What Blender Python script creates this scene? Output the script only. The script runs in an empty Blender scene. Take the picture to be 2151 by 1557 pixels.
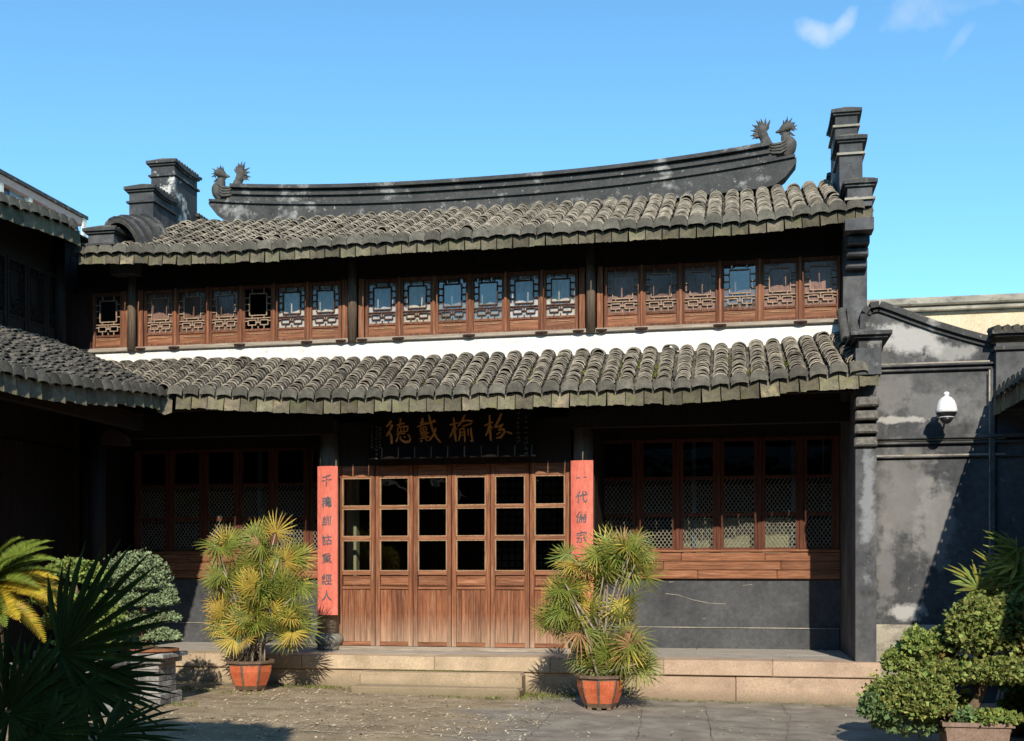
import bpy, math, random
import numpy as np
from mathutils import Vector, Matrix, Quaternion
R = random.Random(7)
rad = math.radians
SC = bpy.context.scene
COL = SC.collection

# ------------------------------------------------------------------ camera
EYE, FPX, CX, HOR = 1.6, 2400.0, 1075.5, 1199.0
YAW = rad(11.08)
cam = bpy.data.cameras.new('camera')
cam.sensor_width = 36; cam.lens = FPX / 2151 * 36
cam.shift_y = (HOR - 778.5) / 2151
cam.clip_start = .1; cam.clip_end = 600
camo = bpy.data.objects.new('camera', cam); COL.objects.link(camo)
camo.location = (0, 0, EYE); camo.rotation_euler = (rad(90), 0, YAW)
SC.camera = camo

# ------------------------------------------------------------------ sun, sky, exposure
LD = Vector((-.20, 1, -.62)).normalized()
sl = bpy.data.lights.new('sun', 'SUN'); sl.energy = 5.0; sl.angle = rad(.5); sl.color = (1, .92, .78)
so = bpy.data.objects.new('sun', sl); COL.objects.link(so)
so.rotation_euler = LD.to_track_quat('-Z', 'Y').to_euler(); so.location = (5, -20, 20)
W = bpy.data.worlds.new('World'); SC.world = W; W.use_nodes = True
nt = W.node_tree; nt.nodes.clear()
SKY_STRENGTH = .1
def wn(t, **k):
    n = nt.nodes.new(t)
    for a, b in k.items(): setattr(n, a, b)
    return n
sky = wn('ShaderNodeTexSky', sky_type='NISHITA', sun_disc=False)
sky.sun_elevation = math.asin(-LD.z); sky.sun_rotation = math.atan2(-LD.x, -LD.y)
sky.air_density = 1.0; sky.dust_density = .1; sky.ozone_density = 1.5; sky.altitude = 0
bg = wn('ShaderNodeBackground'); bg.inputs[1].default_value = SKY_STRENGTH
wo = wn('ShaderNodeOutputWorld')
# thin clouds high on the right: soft ellipses round a direction, broken up by noise
def pxdir(px, py):
    t = (px - CX) / FPX; e = (HOR - py) / FPX
    f = Vector((-math.sin(YAW), math.cos(YAW), 0)); r = Vector((math.cos(YAW), math.sin(YAW), 0))
    return (f + r * t + Vector((0, 0, e))).normalized()
tc = wn('ShaderNodeTexCoord')
noi = wn('ShaderNodeTexNoise'); noi.inputs['Scale'].default_value = 26; noi.inputs['Detail'].default_value = 5; noi.inputs['Roughness'].default_value = .55
nt.links.new(tc.outputs['Generated'], noi.inputs['Vector'])
mask = None
def math_node(op, a, b=None, clamp=False):
    n = wn('ShaderNodeMath', operation=op, use_clamp=clamp)
    for i, v in enumerate((a, b)):
        if v is None: continue
        if isinstance(v, (int, float)): n.inputs[i].default_value = v
        else: nt.links.new(v, n.inputs[i])
    return n.outputs[0]
for (px, py, rx, ry, rot, amt) in ((1702, 66, 34, 22, .4, .8), (1782, 44, 40, 17, -.75, .8), (1735, 72, 62, 15, -.1, .45), (1910, 18, 60, 36, 0, .42), (2015, 85, 40, 9, -.8, .22), (2030, 8, 60, 14, 0, .2), (2250, -90, 200, 60, .1, .4), (1400, -160, 160, 40, .2, .4), (700, -260, 200, 60, .1, .35)):
    d = pxdir(px, py)
    up = Vector((0, 0, 1)); ex = d.cross(up).normalized(); ey = ex.cross(d).normalized()
    c_, s_ = math.cos(rot), math.sin(rot)
    ex, ey = ex * c_ - ey * s_, ex * s_ + ey * c_
    def dotn(v, sc):
        n = wn('ShaderNodeVectorMath', operation='DOT_PRODUCT'); nt.links.new(tc.outputs['Generated'], n.inputs[0]); n.inputs[1].default_value = tuple(v * sc); return n.outputs['Value']
    a = dotn(ex, FPX / rx); b = dotn(ey, FPX / ry)
    q = math_node('ADD', math_node('POWER', math_node('ABSOLUTE', a), 2), math_node('POWER', math_node('ABSOLUTE', b), 2))
    f = math_node('GREATER_THAN', dotn(d, 1), 0)
    g = math_node('SUBTRACT', 1.9, math_node('MULTIPLY', q, .8), False)
    g = math_node('ADD', g, math_node('MULTIPLY', math_node('SUBTRACT', noi.outputs['Fac'], .62), 5.5))
    g = math_node('MULTIPLY', math_node('MULTIPLY', g, .42, True), amt)
    g = math_node('MULTIPLY', g, f)
    mask = g if mask is None else math_node('MAXIMUM', mask, g)
mx = wn('ShaderNodeMix', data_type='RGBA')
nt.links.new(mask, mx.inputs[0])
tint = wn('ShaderNodeMix', data_type='RGBA', blend_type='MULTIPLY'); tint.inputs[0].default_value = 1; tint.inputs[7].default_value = (1.14, 1.86, 2.06, 1)
nt.links.new(sky.outputs[0], tint.inputs[6]); nt.links.new(tint.outputs[2], mx.inputs[6])
mx.inputs[7].default_value = (7.6, 8.4, 9.0, 1)
nt.links.new(mx.outputs[2], bg.inputs[0]); nt.links.new(bg.outputs[0], wo.inputs[0])
vs = SC.view_settings
vs.view_transform = 'Standard'; vs.look = 'None'; vs.gamma = 1; vs.use_curve_mapping = False; vs.exposure = 0.18
SC.cycles.max_bounces = 6; SC.cycles.diffuse_bounces = 2; SC.cycles.transparent_max_bounces = 12
SC.cycles.sample_clamp_indirect = 4

# ------------------------------------------------------------------ helpers
def PX(px, py, Y):
    """world (X, Z) of an image point that lies at depth Y"""
    t = (px - CX) / FPX
    X = Y * math.tan(math.atan(t) - YAW)
    d = -X * math.sin(YAW) + Y * math.cos(YAW)
    return X, EYE + (HOR - py) * d / FPX
def PX3(px, py, Y):
    x, z = PX(px, py, Y); return (x, Y, z)
def X_(px, Y): return PX(px, 0, Y)[0]
def gz(x): return -.017 * (max(-9, min(5, x)) + 2.5)

class MB:
    def __init__(s): s.v = []; s.f = []
    def add(s, vs_, fs):
        n = len(s.v); s.v += [tuple(v) for v in vs_]; s.f += [tuple(i + n for i in f) for f in fs]; return s
    def box(s, x0, x1, y0, y1, z0, z1):
        return s.add([(x0,y0,z0),(x1,y0,z0),(x1,y1,z0),(x0,y1,z0),(x0,y0,z1),(x1,y0,z1),(x1,y1,z1),(x0,y1,z1)],
                     [(0,3,2,1),(4,5,6,7),(0,1,5,4),(1,2,6,5),(2,3,7,6),(3,0,4,7)])
    def cbox(s, x0, x1, y0, y1, z0, z1, c=.01, j=0.):
        """box with chamfered edges on the front (-y) face and top"""
        def q(): return R.uniform(-j, j)
        a = [(x0,y0+c,z0),(x1,y0+c,z0),(x1,y1,z0),(x0,y1,z0),(x0,y0+c,z1-c),(x1,y0+c,z1-c),(x1,y1,z1-c),(x0,y1,z1-c),
             (x0+c,y0+q(),z0+c),(x1-c,y0+q(),z0+c),(x1-c,y0+q(),z1-c),(x0+c,y0+q(),z1-c),
             (x0+c,y0+c,z1+q()),(x1-c,y0+c,z1+q()),(x1-c,y1,z1+q()),(x0+c,y1,z1+q())]
        return s.add(a, [(0,3,2,1),(8,9,10,11),(0,1,9,8),(1,5,10,9),(0,8,11,4),(4,11,10,5),(4,5,13,12),(12,13,14,15),(5,6,14,13),(4,12,15,7),(1,2,6,5),(0,4,7,3),(2,3,7,6),(6,7,15,14)])
    def obox(s, c, size, M):
        h = [x / 2 for x in size]; c = Vector(c)
        vs_ = [c + M @ Vector((i*h[0], j*h[1], k*h[2])) for k in (-1,1) for (i,j) in ((-1,-1),(1,-1),(1,1),(-1,1))]
        return s.add(vs_, [(0,3,2,1),(4,5,6,7),(0,1,5,4),(1,2,6,5),(2,3,7,6),(3,0,4,7)])
    def tube(s, pts, rs, n=8, cap=True):
        pts = [Vector(p) for p in pts]; rings = []; nb = len(s.v); ref = Vector((.31, .17, .93))
        for i, p in enumerate(pts):
            t = (pts[min(i+1, len(pts)-1)] - pts[max(i-1, 0)]).normalized()
            a = t.cross(ref)
            if a.length < .05: a = t.cross(Vector((1, 0, 0)))
            a.normalize(); b = t.cross(a)
            r = rs[i] if isinstance(rs, (list, tuple)) else rs
            rings.append([p + (a*math.cos(2*math.pi*k/n) + b*math.sin(2*math.pi*k/n))*r for k in range(n)])
        for rg in rings: s.v += [tuple(q) for q in rg]
        for i in range(len(rings)-1):
            for k in range(n):
                s.f.append((nb+i*n+k, nb+i*n+(k+1)%n, nb+(i+1)*n+(k+1)%n, nb+(i+1)*n+k))
        if cap:
            s.f.append(tuple(nb+k for k in reversed(range(n)))); s.f.append(tuple(nb+(len(rings)-1)*n+k for k in range(n)))
        return s
    def lathe(s, c, prof, n=16, start=0., squash=1.):
        nb = len(s.v); c = Vector(c)
        for (r, z) in prof:
            for k in range(n):
                a = start + 2*math.pi*k/n
                s.v.append((c.x + r*math.cos(a), c.y + r*math.sin(a)*squash, c.z + z))
        for i in range(len(prof)-1):
            for k in range(n):
                s.f.append((nb+i*n+k, nb+i*n+(k+1)%n, nb+(i+1)*n+(k+1)%n, nb+(i+1)*n+k))
        s.f.append(tuple(nb+k for k in reversed(range(n)))); s.f.append(tuple(nb+(len(prof)-1)*n+k for k in range(n)))
        return s
    def prism(s, poly, y0, y1):
        """polygon in XZ extruded along Y"""
        n = len(poly)
        vs_ = [(p[0], y0, p[1]) for p in poly] + [(p[0], y1, p[1]) for p in poly]
        return s.add(vs_, [tuple(range(n)), tuple(reversed(range(n, 2*n)))] + [(i, i+n, (i+1) % n + n, (i+1) % n) for i in range(n)])
    def xf(s, M, vf):
        return s.add([M @ Vector(v) for v in vf[0]], vf[1])
def prop(o, label=None, cat=None, group=None, kind=None):
    if label: o['label'] = label
    if cat: o['category'] = cat
    if group: o['group'] = group
    if kind: o['kind'] = kind
    return o
def wloc(o):
    p = Vector((0, 0, 0))
    while o: p += o.location; o = o.parent
    return p
def mesh(name, mb, mat, off=(0,0,0), smooth=False):
    me = bpy.data.meshes.new(name)
    off = Vector(off)
    me.from_pydata([tuple(Vector(v) - off) for v in mb.v] if off.length else mb.v, [], mb.f)
    if smooth: me.shade_smooth()
    me.materials.append(mat)
    return me
def link(name, me, parent=None, M=None):
    o = bpy.data.objects.new(name, me); COL.objects.link(o)
    if parent: o.parent = parent
    if M is not None: o.matrix_local = M
    return o
def part(name, mb, mat, parent=None, smooth=False, kind=None, label=None):
    off = wloc(parent) if parent else (0,0,0)
    o = link(name, mesh(name, mb, mat, off, smooth), parent)
    return prop(o, kind=kind, label=label)
def thing(name, loc, label, cat, group=None):
    o = bpy.data.objects.new(name, None); COL.objects.link(o); o.location = loc; o.empty_display_size = .2
    return prop(o, label, cat, group)
def pmat(parent, M):
    return Matrix.Translation(-wloc(parent)) @ M

# ------------------------------------------------------------------ materials
def M_(name, c1, c2, scale=5., rough=.85, bump=.25, stretch=(1,1,1), spots=(), rnd=0., spec=.25, fine=40., metal=0., trans=0., mid=None, grad=None, bdist=.02, hue=0., blobs=()):
    m = bpy.data.materials.new(name); m.use_nodes = True
    t = m.node_tree; t.nodes.clear(); L = t.links.new
    def N(ty, **k):
        n = t.nodes.new(ty)
        for a, b in k.items(): setattr(n, a, b)
        return n
    geo = N('ShaderNodeNewGeometry'); mp = N('ShaderNodeMapping'); mp.inputs['Scale'].default_value = stretch
    L(geo.outputs['Position'], mp.inputs['Vector'])
    vec = mp.outputs[0]
    rv = None
    if rnd or hue:
        oi = N('ShaderNodeObjectInfo'); ad = N('ShaderNodeMath', operation='ADD'); fr = N('ShaderNodeMath', operation='FRACT')
        L(oi.outputs['Random'], ad.inputs[0]); L(geo.outputs['Random Per Island'], ad.inputs[1]); L(ad.outputs[0], fr.inputs[0]); rv = fr.outputs[0]
        vm = N('ShaderNodeVectorMath', operation='ADD'); sc = N('ShaderNodeMath', operation='MULTIPLY'); L(rv, sc.inputs[0]); sc.inputs[1].default_value = 37.
        L(vec, vm.inputs[0]); L(sc.outputs[0], vm.inputs[1]); vec = vm.outputs[0]
    n1 = N('ShaderNodeTexNoise'); n1.inputs['Scale'].default_value = scale; n1.inputs['Detail'].default_value = 6; n1.inputs['Roughness'].default_value = .62
    L(vec, n1.inputs['Vector'])
    rp = N('ShaderNodeValToRGB'); e = rp.color_ramp.elements
    e[0].position = .3; e[0].color = (*c1, 1); e[1].position = .7; e[1].color = (*c2, 1)
    if mid: q = e.new(.5); q.color = (*mid, 1)
    L(n1.outputs['Fac'], rp.inputs[0]); col = rp.outputs[0]
    n2 = N('ShaderNodeTexNoise'); n2.inputs['Scale'].default_value = fine; n2.inputs['Detail'].default_value = 5; n2.inputs['Roughness'].default_value = .7
    L(vec, n2.inputs['Vector'])
    mm = N('ShaderNodeMix', data_type='RGBA', blend_type='MULTIPLY'); mm.inputs[0].default_value = 1.
    r2 = N('ShaderNodeMapRange'); r2.inputs['From Min'].default_value = .3; r2.inputs['From Max'].default_value = .7; r2.inputs['To Min'].default_value = .72; r2.inputs['To Max'].default_value = 1.22
    L(n2.outputs['Fac'], r2.inputs['Value']); L(col, mm.inputs[6]); L(r2.outputs[0], mm.inputs[7]); col = mm.outputs[2]
    for (sc_, ss, lo, hi, amt) in spots:
        n3 = N('ShaderNodeTexNoise'); n3.inputs['Scale'].default_value = ss; n3.inputs['Detail'].default_value = 7; n3.inputs['Roughness'].default_value = .68
        va = N('ShaderNodeVectorMath', operation='ADD'); va.inputs[1].default_value = (ss*3.7, 11.3, ss); L(vec, va.inputs[0]); L(va.outputs[0], n3.inputs['Vector'])
        mr = N('ShaderNodeMapRange'); mr.inputs['From Min'].default_value = lo; mr.inputs['From Max'].default_value = hi; mr.inputs['To Max'].default_value = amt
        L(n3.outputs['Fac'], mr.inputs['Value'])
        ms = N('ShaderNodeMix', data_type='RGBA'); L(mr.outputs[0], ms.inputs[0]); L(col, ms.inputs[6]); ms.inputs[7].default_value = (*sc_, 1); col = ms.outputs[2]
    if blobs:
        nb_ = N('ShaderNodeTexNoise'); nb_.inputs['Scale'].default_value = 5; nb_.inputs['Detail'].default_value = 8; nb_.inputs['Roughness'].default_value = .65; L(geo.outputs['Position'], nb_.inputs['Vector'])
    for (ctr, sx_, bc, ba) in blobs:     # a patch of peeled or stained plaster that sits at one place on the wall
        vs1 = N('ShaderNodeVectorMath', operation='SUBTRACT'); vs1.inputs[1].default_value = ctr; L(geo.outputs['Position'], vs1.inputs[0])
        vs2 = N('ShaderNodeVectorMath', operation='DIVIDE'); vs2.inputs[1].default_value = sx_; L(vs1.outputs[0], vs2.inputs[0])
        vl = N('ShaderNodeVectorMath', operation='LENGTH'); L(vs2.outputs[0], vl.inputs[0])
        mq = N('ShaderNodeMath', operation='MULTIPLY_ADD'); L(nb_.outputs['Fac'], mq.inputs[0]); mq.inputs[1].default_value = -2.6; L(vl.outputs['Value'], mq.inputs[2])
        mr = N('ShaderNodeMapRange'); mr.inputs['From Min'].default_value = -.30; mr.inputs['From Max'].default_value = -.75; mr.inputs['To Max'].default_value = ba; L(mq.outputs[0], mr.inputs['Value'])
        ms = N('ShaderNodeMix', data_type='RGBA'); L(mr.outputs[0], ms.inputs[0]); L(col, ms.inputs[6]); ms.inputs[7].default_value = (*bc, 1); col = ms.outputs[2]
    if grad:   # wear near a height: (z0, z1, colour, amount)
        z0, z1, gc, ga = grad
        sp = N('ShaderNodeSeparateXYZ'); L(geo.outputs['Position'], sp.inputs[0])
        mr = N('ShaderNodeMapRange'); mr.inputs['From Min'].default_value = z1; mr.inputs['From Max'].default_value = z0; mr.inputs['To Max'].default_value = ga * 2
        L(sp.outputs[2], mr.inputs['Value']); mu = N('ShaderNodeMath', operation='MULTIPLY', use_clamp=True); L(mr.outputs[0], mu.inputs[0]); L(n1.outputs['Fac'], mu.inputs[1])
        ms = N('ShaderNodeMix', data_type='RGBA'); L(mu.outputs[0], ms.inputs[0]); L(col, ms.inputs[6]); ms.inputs[7].default_value = (*gc, 1); col = ms.outputs[2]
    if rv is not None:
        h = N('ShaderNodeHueSaturation'); mr = N('ShaderNodeMapRange'); mr.inputs['To Min'].default_value = 1-rnd; mr.inputs['To Max'].default_value = 1+rnd
        L(rv, mr.inputs['Value']); L(mr.outputs[0], h.inputs['Value']); L(col, h.inputs['Color'])
        if hue:
            f7 = N('ShaderNodeMath', operation='MULTIPLY'); f7.inputs[1].default_value = 7.13; f8 = N('ShaderNodeMath', operation='FRACT'); L(rv, f7.inputs[0]); L(f7.outputs[0], f8.inputs[0])
            mh = N('ShaderNodeMapRange'); mh.inputs['To Min'].default_value = .5-hue; mh.inputs['To Max'].default_value = .5+hue; L(f8.outputs[0], mh.inputs['Value']); L(mh.outputs[0], h.inputs['Hue'])
        col = h.outputs[0]
    b = N('ShaderNodeBsdfPrincipled'); b.inputs['Roughness'].default_value = rough; b.inputs['Specular IOR Level'].default_value = spec; b.inputs['Metallic'].default_value = metal
    L(col, b.inputs['Base Color'])
    if bump:
        bu = N('ShaderNodeBump'); bu.inputs['Strength'].default_value = bump; bu.inputs['Distance'].default_value = bdist
        L(n2.outputs['Fac'], bu.inputs['Height']); L(bu.outputs[0], b.inputs['Normal'])
    out = N('ShaderNodeOutputMaterial'); sh = b.outputs[0]
    if trans:
        tl = N('ShaderNodeBsdfTranslucent'); L(col, tl.inputs[0]); mixs = N('ShaderNodeMixShader'); mixs.inputs[0].default_value = trans
        L(sh, mixs.inputs[1]); L(tl.outputs[0], mixs.inputs[2]); sh = mixs.outputs[0]
    L(sh, out.inputs[0])
    return m
def glass_mat(name, tint, refl=1.0, rough=.0, ior=1.5):
    m = bpy.data.materials.new(name); m.use_nodes = True
    t = m.node_tree; t.nodes.clear(); L = t.links.new
    fr = t.nodes.new('ShaderNodeFresnel'); fr.inputs[0].default_value = ior
    mu = t.nodes.new('ShaderNodeMath'); mu.operation = 'MULTIPLY'; mu.inputs[1].default_value = refl; mu.use_clamp = True
    tr = t.nodes.new('ShaderNodeBsdfTransparent'); tr.inputs[0].default_value = (*tint, 1)
    gl = t.nodes.new('ShaderNodeBsdfGlossy'); gl.inputs['Roughness'].default_value = rough
    geo = t.nodes.new('ShaderNodeNewGeometry'); no = t.nodes.new('ShaderNodeTexNoise'); no.inputs['Scale'].default_value = 2.2
    bu = t.nodes.new('ShaderNodeBump'); bu.inputs['Strength'].default_value = .06; bu.inputs['Distance'].default_value = .1
    L(geo.outputs['Position'], no.inputs['Vector']); L(no.outputs['Fac'], bu.inputs['Height']); L(bu.outputs[0], gl.inputs['Normal'])
    mi = t.nodes.new('ShaderNodeMixShader'); o = t.nodes.new('ShaderNodeOutputMaterial')
    L(fr.outputs[0], mu.inputs[0]); L(mu.outputs[0], mi.inputs[0]); L(tr.outputs[0], mi.inputs[1]); L(gl.outputs[0], mi.inputs[2]); L(mi.outputs[0], o.inputs[0])
    return m

m_tile = M_('grey roof tile', (.043,.038,.032), (.14,.125,.10), 7, .9, .35, rnd=.4, fine=60, spots=(((.27,.24,.17), 26, .6, .72, .5), ((.025,.025,.023), 5, .55, .7, .6)))
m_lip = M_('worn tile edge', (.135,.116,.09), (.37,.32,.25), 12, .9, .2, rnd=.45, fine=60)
m_drip = M_('mossy drip tile', (.085,.076,.054), (.19,.166,.11), 9, .85, .3, rnd=.4, fine=55, hue=.015, spots=(((.55,.55,.42), 75, .64, .69, .9), ((.14,.15,.05), 6, .52, .66, .6), ((.36,.29,.16), 2.2, .6, .66, .5), ((.03,.03,.026), 14, .6, .7, .5)))
m_cap = M_('tile end cap', (.06,.056,.045), (.14,.128,.10), 9, .85, .3, rnd=.32, fine=50, spots=(((.25,.24,.18), 40, .62, .72, .5),))
m_under = M_('roof underlay', (.02,.018,.016), (.035,.03,.026), 8)
m_ridge = M_('blackened plaster', (.038,.038,.039), (.075,.074,.072), 3, .8, .3, fine=30, spots=(((.40,.39,.37), 2.6, .56, .7, .75), ((.42,.40,.37), 15, .62, .7, .8)))
m_carve = M_('carved grey clay', (.055,.052,.048), (.12,.112,.10), 9, .85, .4, fine=45)
m_wall = M_('weathered black plaster wall', (.036,.038,.042), (.105,.106,.11), 1.3, .85, .3, fine=14, stretch=(1,1,.8), spots=(((.20,.195,.19), 1.1, .5, .72, .7), ((.40,.38,.36), 6.5, .65, .74, .6), ((.016,.017,.02), 2.3, .55, .72, .75)),
   blobs=[((*PX3(px, py, 15.2),), (rx, 1., rz_), c, a) for px, py, rx, rz_, c, a in ((1915,712,.5,.24,(.50,.485,.46),.75),(1990,738,.35,.14,(.40,.39,.37),.6),(1905,1040,.45,.8,(.21,.20,.19),.6),(1965,1095,.3,.7,(.25,.24,.23),.6),(1905,1285,.3,.12,(.50,.48,.46),.7),(1870,820,.35,.3,(.22,.215,.21),.55),(1960,850,.6,.25,(.19,.185,.18),.6),(1890,882,.4,.05,(.5,.48,.45),.65),(1815,1050,.10,1.0,(.27,.28,.29),.7),(1860,1210,.14,.7,(.25,.24,.24),.5))])
m_wallw = M_('black plaster with peeled white patches', (.03,.031,.034), (.075,.076,.08), 1.6, .85, .3, fine=18, spots=(((.62,.60,.57), 2.1, .535, .6, .85), ((.05,.05,.052), 9, .55, .66, .8)))
m_dado = M_('dark grey rendered wall', (.045,.046,.05), (.095,.096,.10), 1.4, .75, .2, fine=16, spots=(((.34,.33,.32), 17, .70, .745, .6), ((.24,.24,.24), 9, .69, .75, .6), ((.13,.13,.135), 1.9, .56, .75, .5)))
m_white = M_('white lime plaster', (.72,.69,.63), (.84,.81,.75), 3, .9, .1, fine=20, spots=(((.40,.36,.29), 3.5, .6, .74, .6), ((.30,.27,.22), 12, .66, .74, .5)))
m_wood = M_('red brown weathered wood upright grain', (.10,.036,.018), (.34,.14,.068), 9, .65, .35, stretch=(5,5,.28), fine=26, mid=(.215,.078,.035), rnd=.2, grad=(.5, 1.0, (.5,.38,.27), .5), spots=(((.46,.31,.20), 6, .55, .72, .6), ((.05,.022,.014), 3, .56, .72, .75)))
m_woodh = M_('red brown weathered wood level grain', (.12,.05,.026), (.36,.17,.09), 8, .65, .35, stretch=(.3,5,5), fine=26, mid=(.24,.095,.046), rnd=.2, spots=(((.05,.02,.012), 6, .66, .72, .8), ((.42,.29,.19), 5, .6, .72, .5)))
m_woodside = M_('red brown window wood toned for shade', (.05,.016,.009), (.165,.055,.027), 9, .65, .3, stretch=(5,5,.28), fine=26, rnd=.2)  # darker copy of the window wood; side bay shade put into its colour
m_woodup = M_('weathered leaf wood toned for shade', (.075,.03,.017), (.25,.11,.058), 9, .7, .35, stretch=(5,5,.28), fine=26, mid=(.15,.058,.03), rnd=.25, spots=(((.36,.25,.17), 7, .6, .72, .5),))  # darker copy of the wood; eave shade on upper leaves put in the tone
m_woodp = M_('worn pale wood edge', (.20,.115,.06), (.46,.30,.175), 10, .7, .3, stretch=(4,4,.5), fine=30)
m_post = M_('grey bare timber', (.16,.115,.08), (.30,.23,.17), 9, .75, .35, stretch=(5,5,.3), fine=28, grad=(.5, .95, (.5,.42,.33), .5))
m_postu = M_('weathered timber post toned for shade', (.075,.05,.035), (.20,.15,.11), 9, .75, .35, stretch=(5,5,.3), fine=28)  # darker than other posts, with the shade under the upper eave coloured in
m_sill = M_('grey weathered sill board', (.22,.17,.125), (.42,.36,.29), 8, .8, .3, stretch=(.3,3,5), fine=24)
m_dark = M_('dark timber toned for shade', (.012,.009,.007), (.03,.02,.015), 8, .7, .3, stretch=(3,3,.5))  # dark stained timber; deep shade of porch and wing put into its colour
m_darkred = M_('dark red brown timber', (.035,.014,.01), (.075,.028,.018), 8, .6, .3, stretch=(5,5,.4))
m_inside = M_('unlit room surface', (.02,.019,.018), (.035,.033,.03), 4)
m_floor = M_('grey porch paving', (.30,.27,.235), (.47,.42,.36), 3.5, .8, .15, stretch=(1,3,1), fine=30)
m_stone = M_('warm granite', (.36,.27,.18), (.54,.415,.28), 2.6, .85, .3, rnd=.1, fine=60, spots=(((.22,.17,.11), 1.6, .54, .72, .6), ((.13,.10,.07), 11, .62, .74, .6), ((.14,.14,.06), 2.3, .6, .75, .4)), grad=(-.02, .2, (.10,.095,.05), .8))
m_stonep = M_('pink granite', (.35,.245,.175), (.49,.36,.26), 2.6, .85, .25, rnd=.1, fine=60, grad=(-.05, .12, (.12,.10,.06), .7), spots=(((.22,.155,.11), 2.2, .55, .72, .6), ((.15,.11,.08), 11, .63, .74, .6)))
m_drum = M_('grey stone drum', (.17,.155,.13), (.28,.26,.22), 6, .8, .25)
m_red = M_('faded salmon red paint', (.56,.125,.085), (.68,.185,.13), 3, .65, .12, stretch=(2,2,.5), fine=18, spots=(((.5,.08,.05), 2.5, .58, .72, .4),))
m_ink = M_('blue black ink', (.05,.06,.07), (.13,.14,.15), 40, .7, 0)
m_gold = M_('old gilding', (.52,.22,.06), (.75,.36,.11), 20, .45, .2)
m_goldd = M_('dulled gilding', (.11,.09,.06), (.17,.14,.09), 30, .6, 0)
m_board = M_('black lacquer board', (.008,.007,.007), (.015,.013,.012), 4, .85, .05, spec=.05)
m_glass = glass_mat('window glass', (.75,.78,.76), 1.0)
m_pale = M_('pale blue grey blind', (.40,.40,.39), (.56,.55,.53), 3, .8, .05, stretch=(2,1,.6), fine=14, rnd=.08)
m_pink = M_('dusty rose blind', (.27,.17,.145), (.42,.28,.24), 3, .8, .05, stretch=(2,1,.6), fine=14, rnd=.08)
m_cream = M_('cream curtain', (.62,.52,.34), (.76,.66,.46), 6, .9, .15, stretch=(4,4,.4))
m_blue = M_('pale blue painted bar', (.24,.34,.42), (.34,.45,.54), 5, .6, .05)
m_wire = M_('galvanised wire', (.20,.185,.145), (.34,.31,.24), 20, .6, 0, spec=.3)
m_cctv = M_('white camera housing', (.74,.74,.73), (.82,.82,.81), 8, .4, 0, spec=.5)
m_black = M_('black plastic', (.012,.012,.014), (.03,.03,.032), 8, .3, 0, spec=.5)
m_corb = M_('mottled brick corbel', (.06,.058,.055), (.24,.22,.19), 9, .9, .3, spots=(((.5,.47,.42), 14, .6, .7, .7),))  # dark grey brick with pale spots scattered at random
m_beige = M_('stained ochre render', (.55,.43,.28), (.70,.58,.41), 1.2, .9, .2, stretch=(1,1,.35), spots=(((.16,.14,.11), .9, .55, .7, .75), ((.08,.075,.07), 3, .6, .72, .6)))
m_cement = M_('weathered cement cornice', (.22,.20,.165), (.46,.41,.33), 2, .9, .3, stretch=(1,1,2), spots=(((.05,.047,.04), 4, .5, .7, .7),))
m_modern = M_('mauve tiled office wall', (.52,.36,.33), (.60,.43,.40), 3, .7, .05)
m_modwin = M_('office window glass', (.16,.24,.33), (.24,.34,.44), 2, .1, 0, spec=.6)
m_moddark = M_('office window dark glass', (.03,.035,.045), (.08,.08,.09), 2, .1, 0, spec=.6)
m_modtrim = M_('office white reveal', (.72,.68,.63), (.80,.77,.72), 3)
m_terra = M_('orange glazed pot panel', (.46,.10,.045), (.60,.165,.075), 8, .4, .2, spots=(((.28,.10,.05), 12, .6, .7, .6),))
m_potrib = M_('grey brown glazed pot', (.11,.075,.055), (.20,.14,.10), 8, .4, .2)
m_soil = M_('potting soil', (.06,.04,.025), (.14,.10,.06), 20, .95, .5)
m_fan = M_('lady palm leaf', (.12,.165,.024), (.28,.29,.05), 4, .5, .0, rnd=.38, hue=.035, trans=.3, spec=.35)
m_fany = M_('yellowing palm leaf', (.40,.30,.045), (.58,.42,.085), 4, .5, .0, rnd=.25, hue=.02, trans=.3, spec=.3)
m_fanb = M_('withered palm leaf', (.30,.15,.07), (.44,.25,.12), 6, .8, .0, rnd=.25, trans=.2)
m_stem = M_('fibrous palm cane', (.16,.125,.09), (.40,.33,.25), 25, .9, .4, stretch=(1,1,.6))
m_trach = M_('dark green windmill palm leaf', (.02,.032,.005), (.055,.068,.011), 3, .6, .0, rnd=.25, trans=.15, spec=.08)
m_cyc = M_('yellow green cycad frond', (.36,.27,.02), (.55,.40,.045), 3, .5, .0, rnd=.22, hue=.02, trans=.3)
m_cycg = M_('green cycad frond', (.10,.16,.02), (.22,.26,.04), 3, .5, .0, rnd=.22, hue=.02, trans=.3)
m_jun = M_('blue green juniper foliage', (.145,.195,.095), (.36,.43,.235), 12, .8, 0, rnd=.35, hue=.02, trans=.15)
m_box = M_('light green boxwood foliage', (.13,.19,.04), (.34,.40,.11), 12, .6, 0, rnd=.4, hue=.03, trans=.2)
m_bon = M_('olive green clipped foliage', (.12,.165,.035), (.31,.34,.10), 10, .7, 0, rnd=.42, hue=.035, trans=.2)
m_bong = M_('blue tinged green clipped foliage', (.08,.14,.05), (.22,.31,.13), 10, .7, 0, rnd=.42, hue=.03, trans=.2)
m_bonb = M_('browning clipped foliage', (.13,.10,.03), (.26,.20,.07), 10, .7, 0, rnd=.4, hue=.03, trans=.2)
m_bark = M_('grey brown bark', (.10,.065,.04), (.26,.19,.13), 14, .95, .6, stretch=(1,1,.5))
m_brick = M_('whitewashed brick', (.11,.105,.10), (.36,.345,.32), 7, .9, .4, rnd=.3, fine=40, spots=(((.08,.08,.08), 6, .55, .68, .7),))
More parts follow.
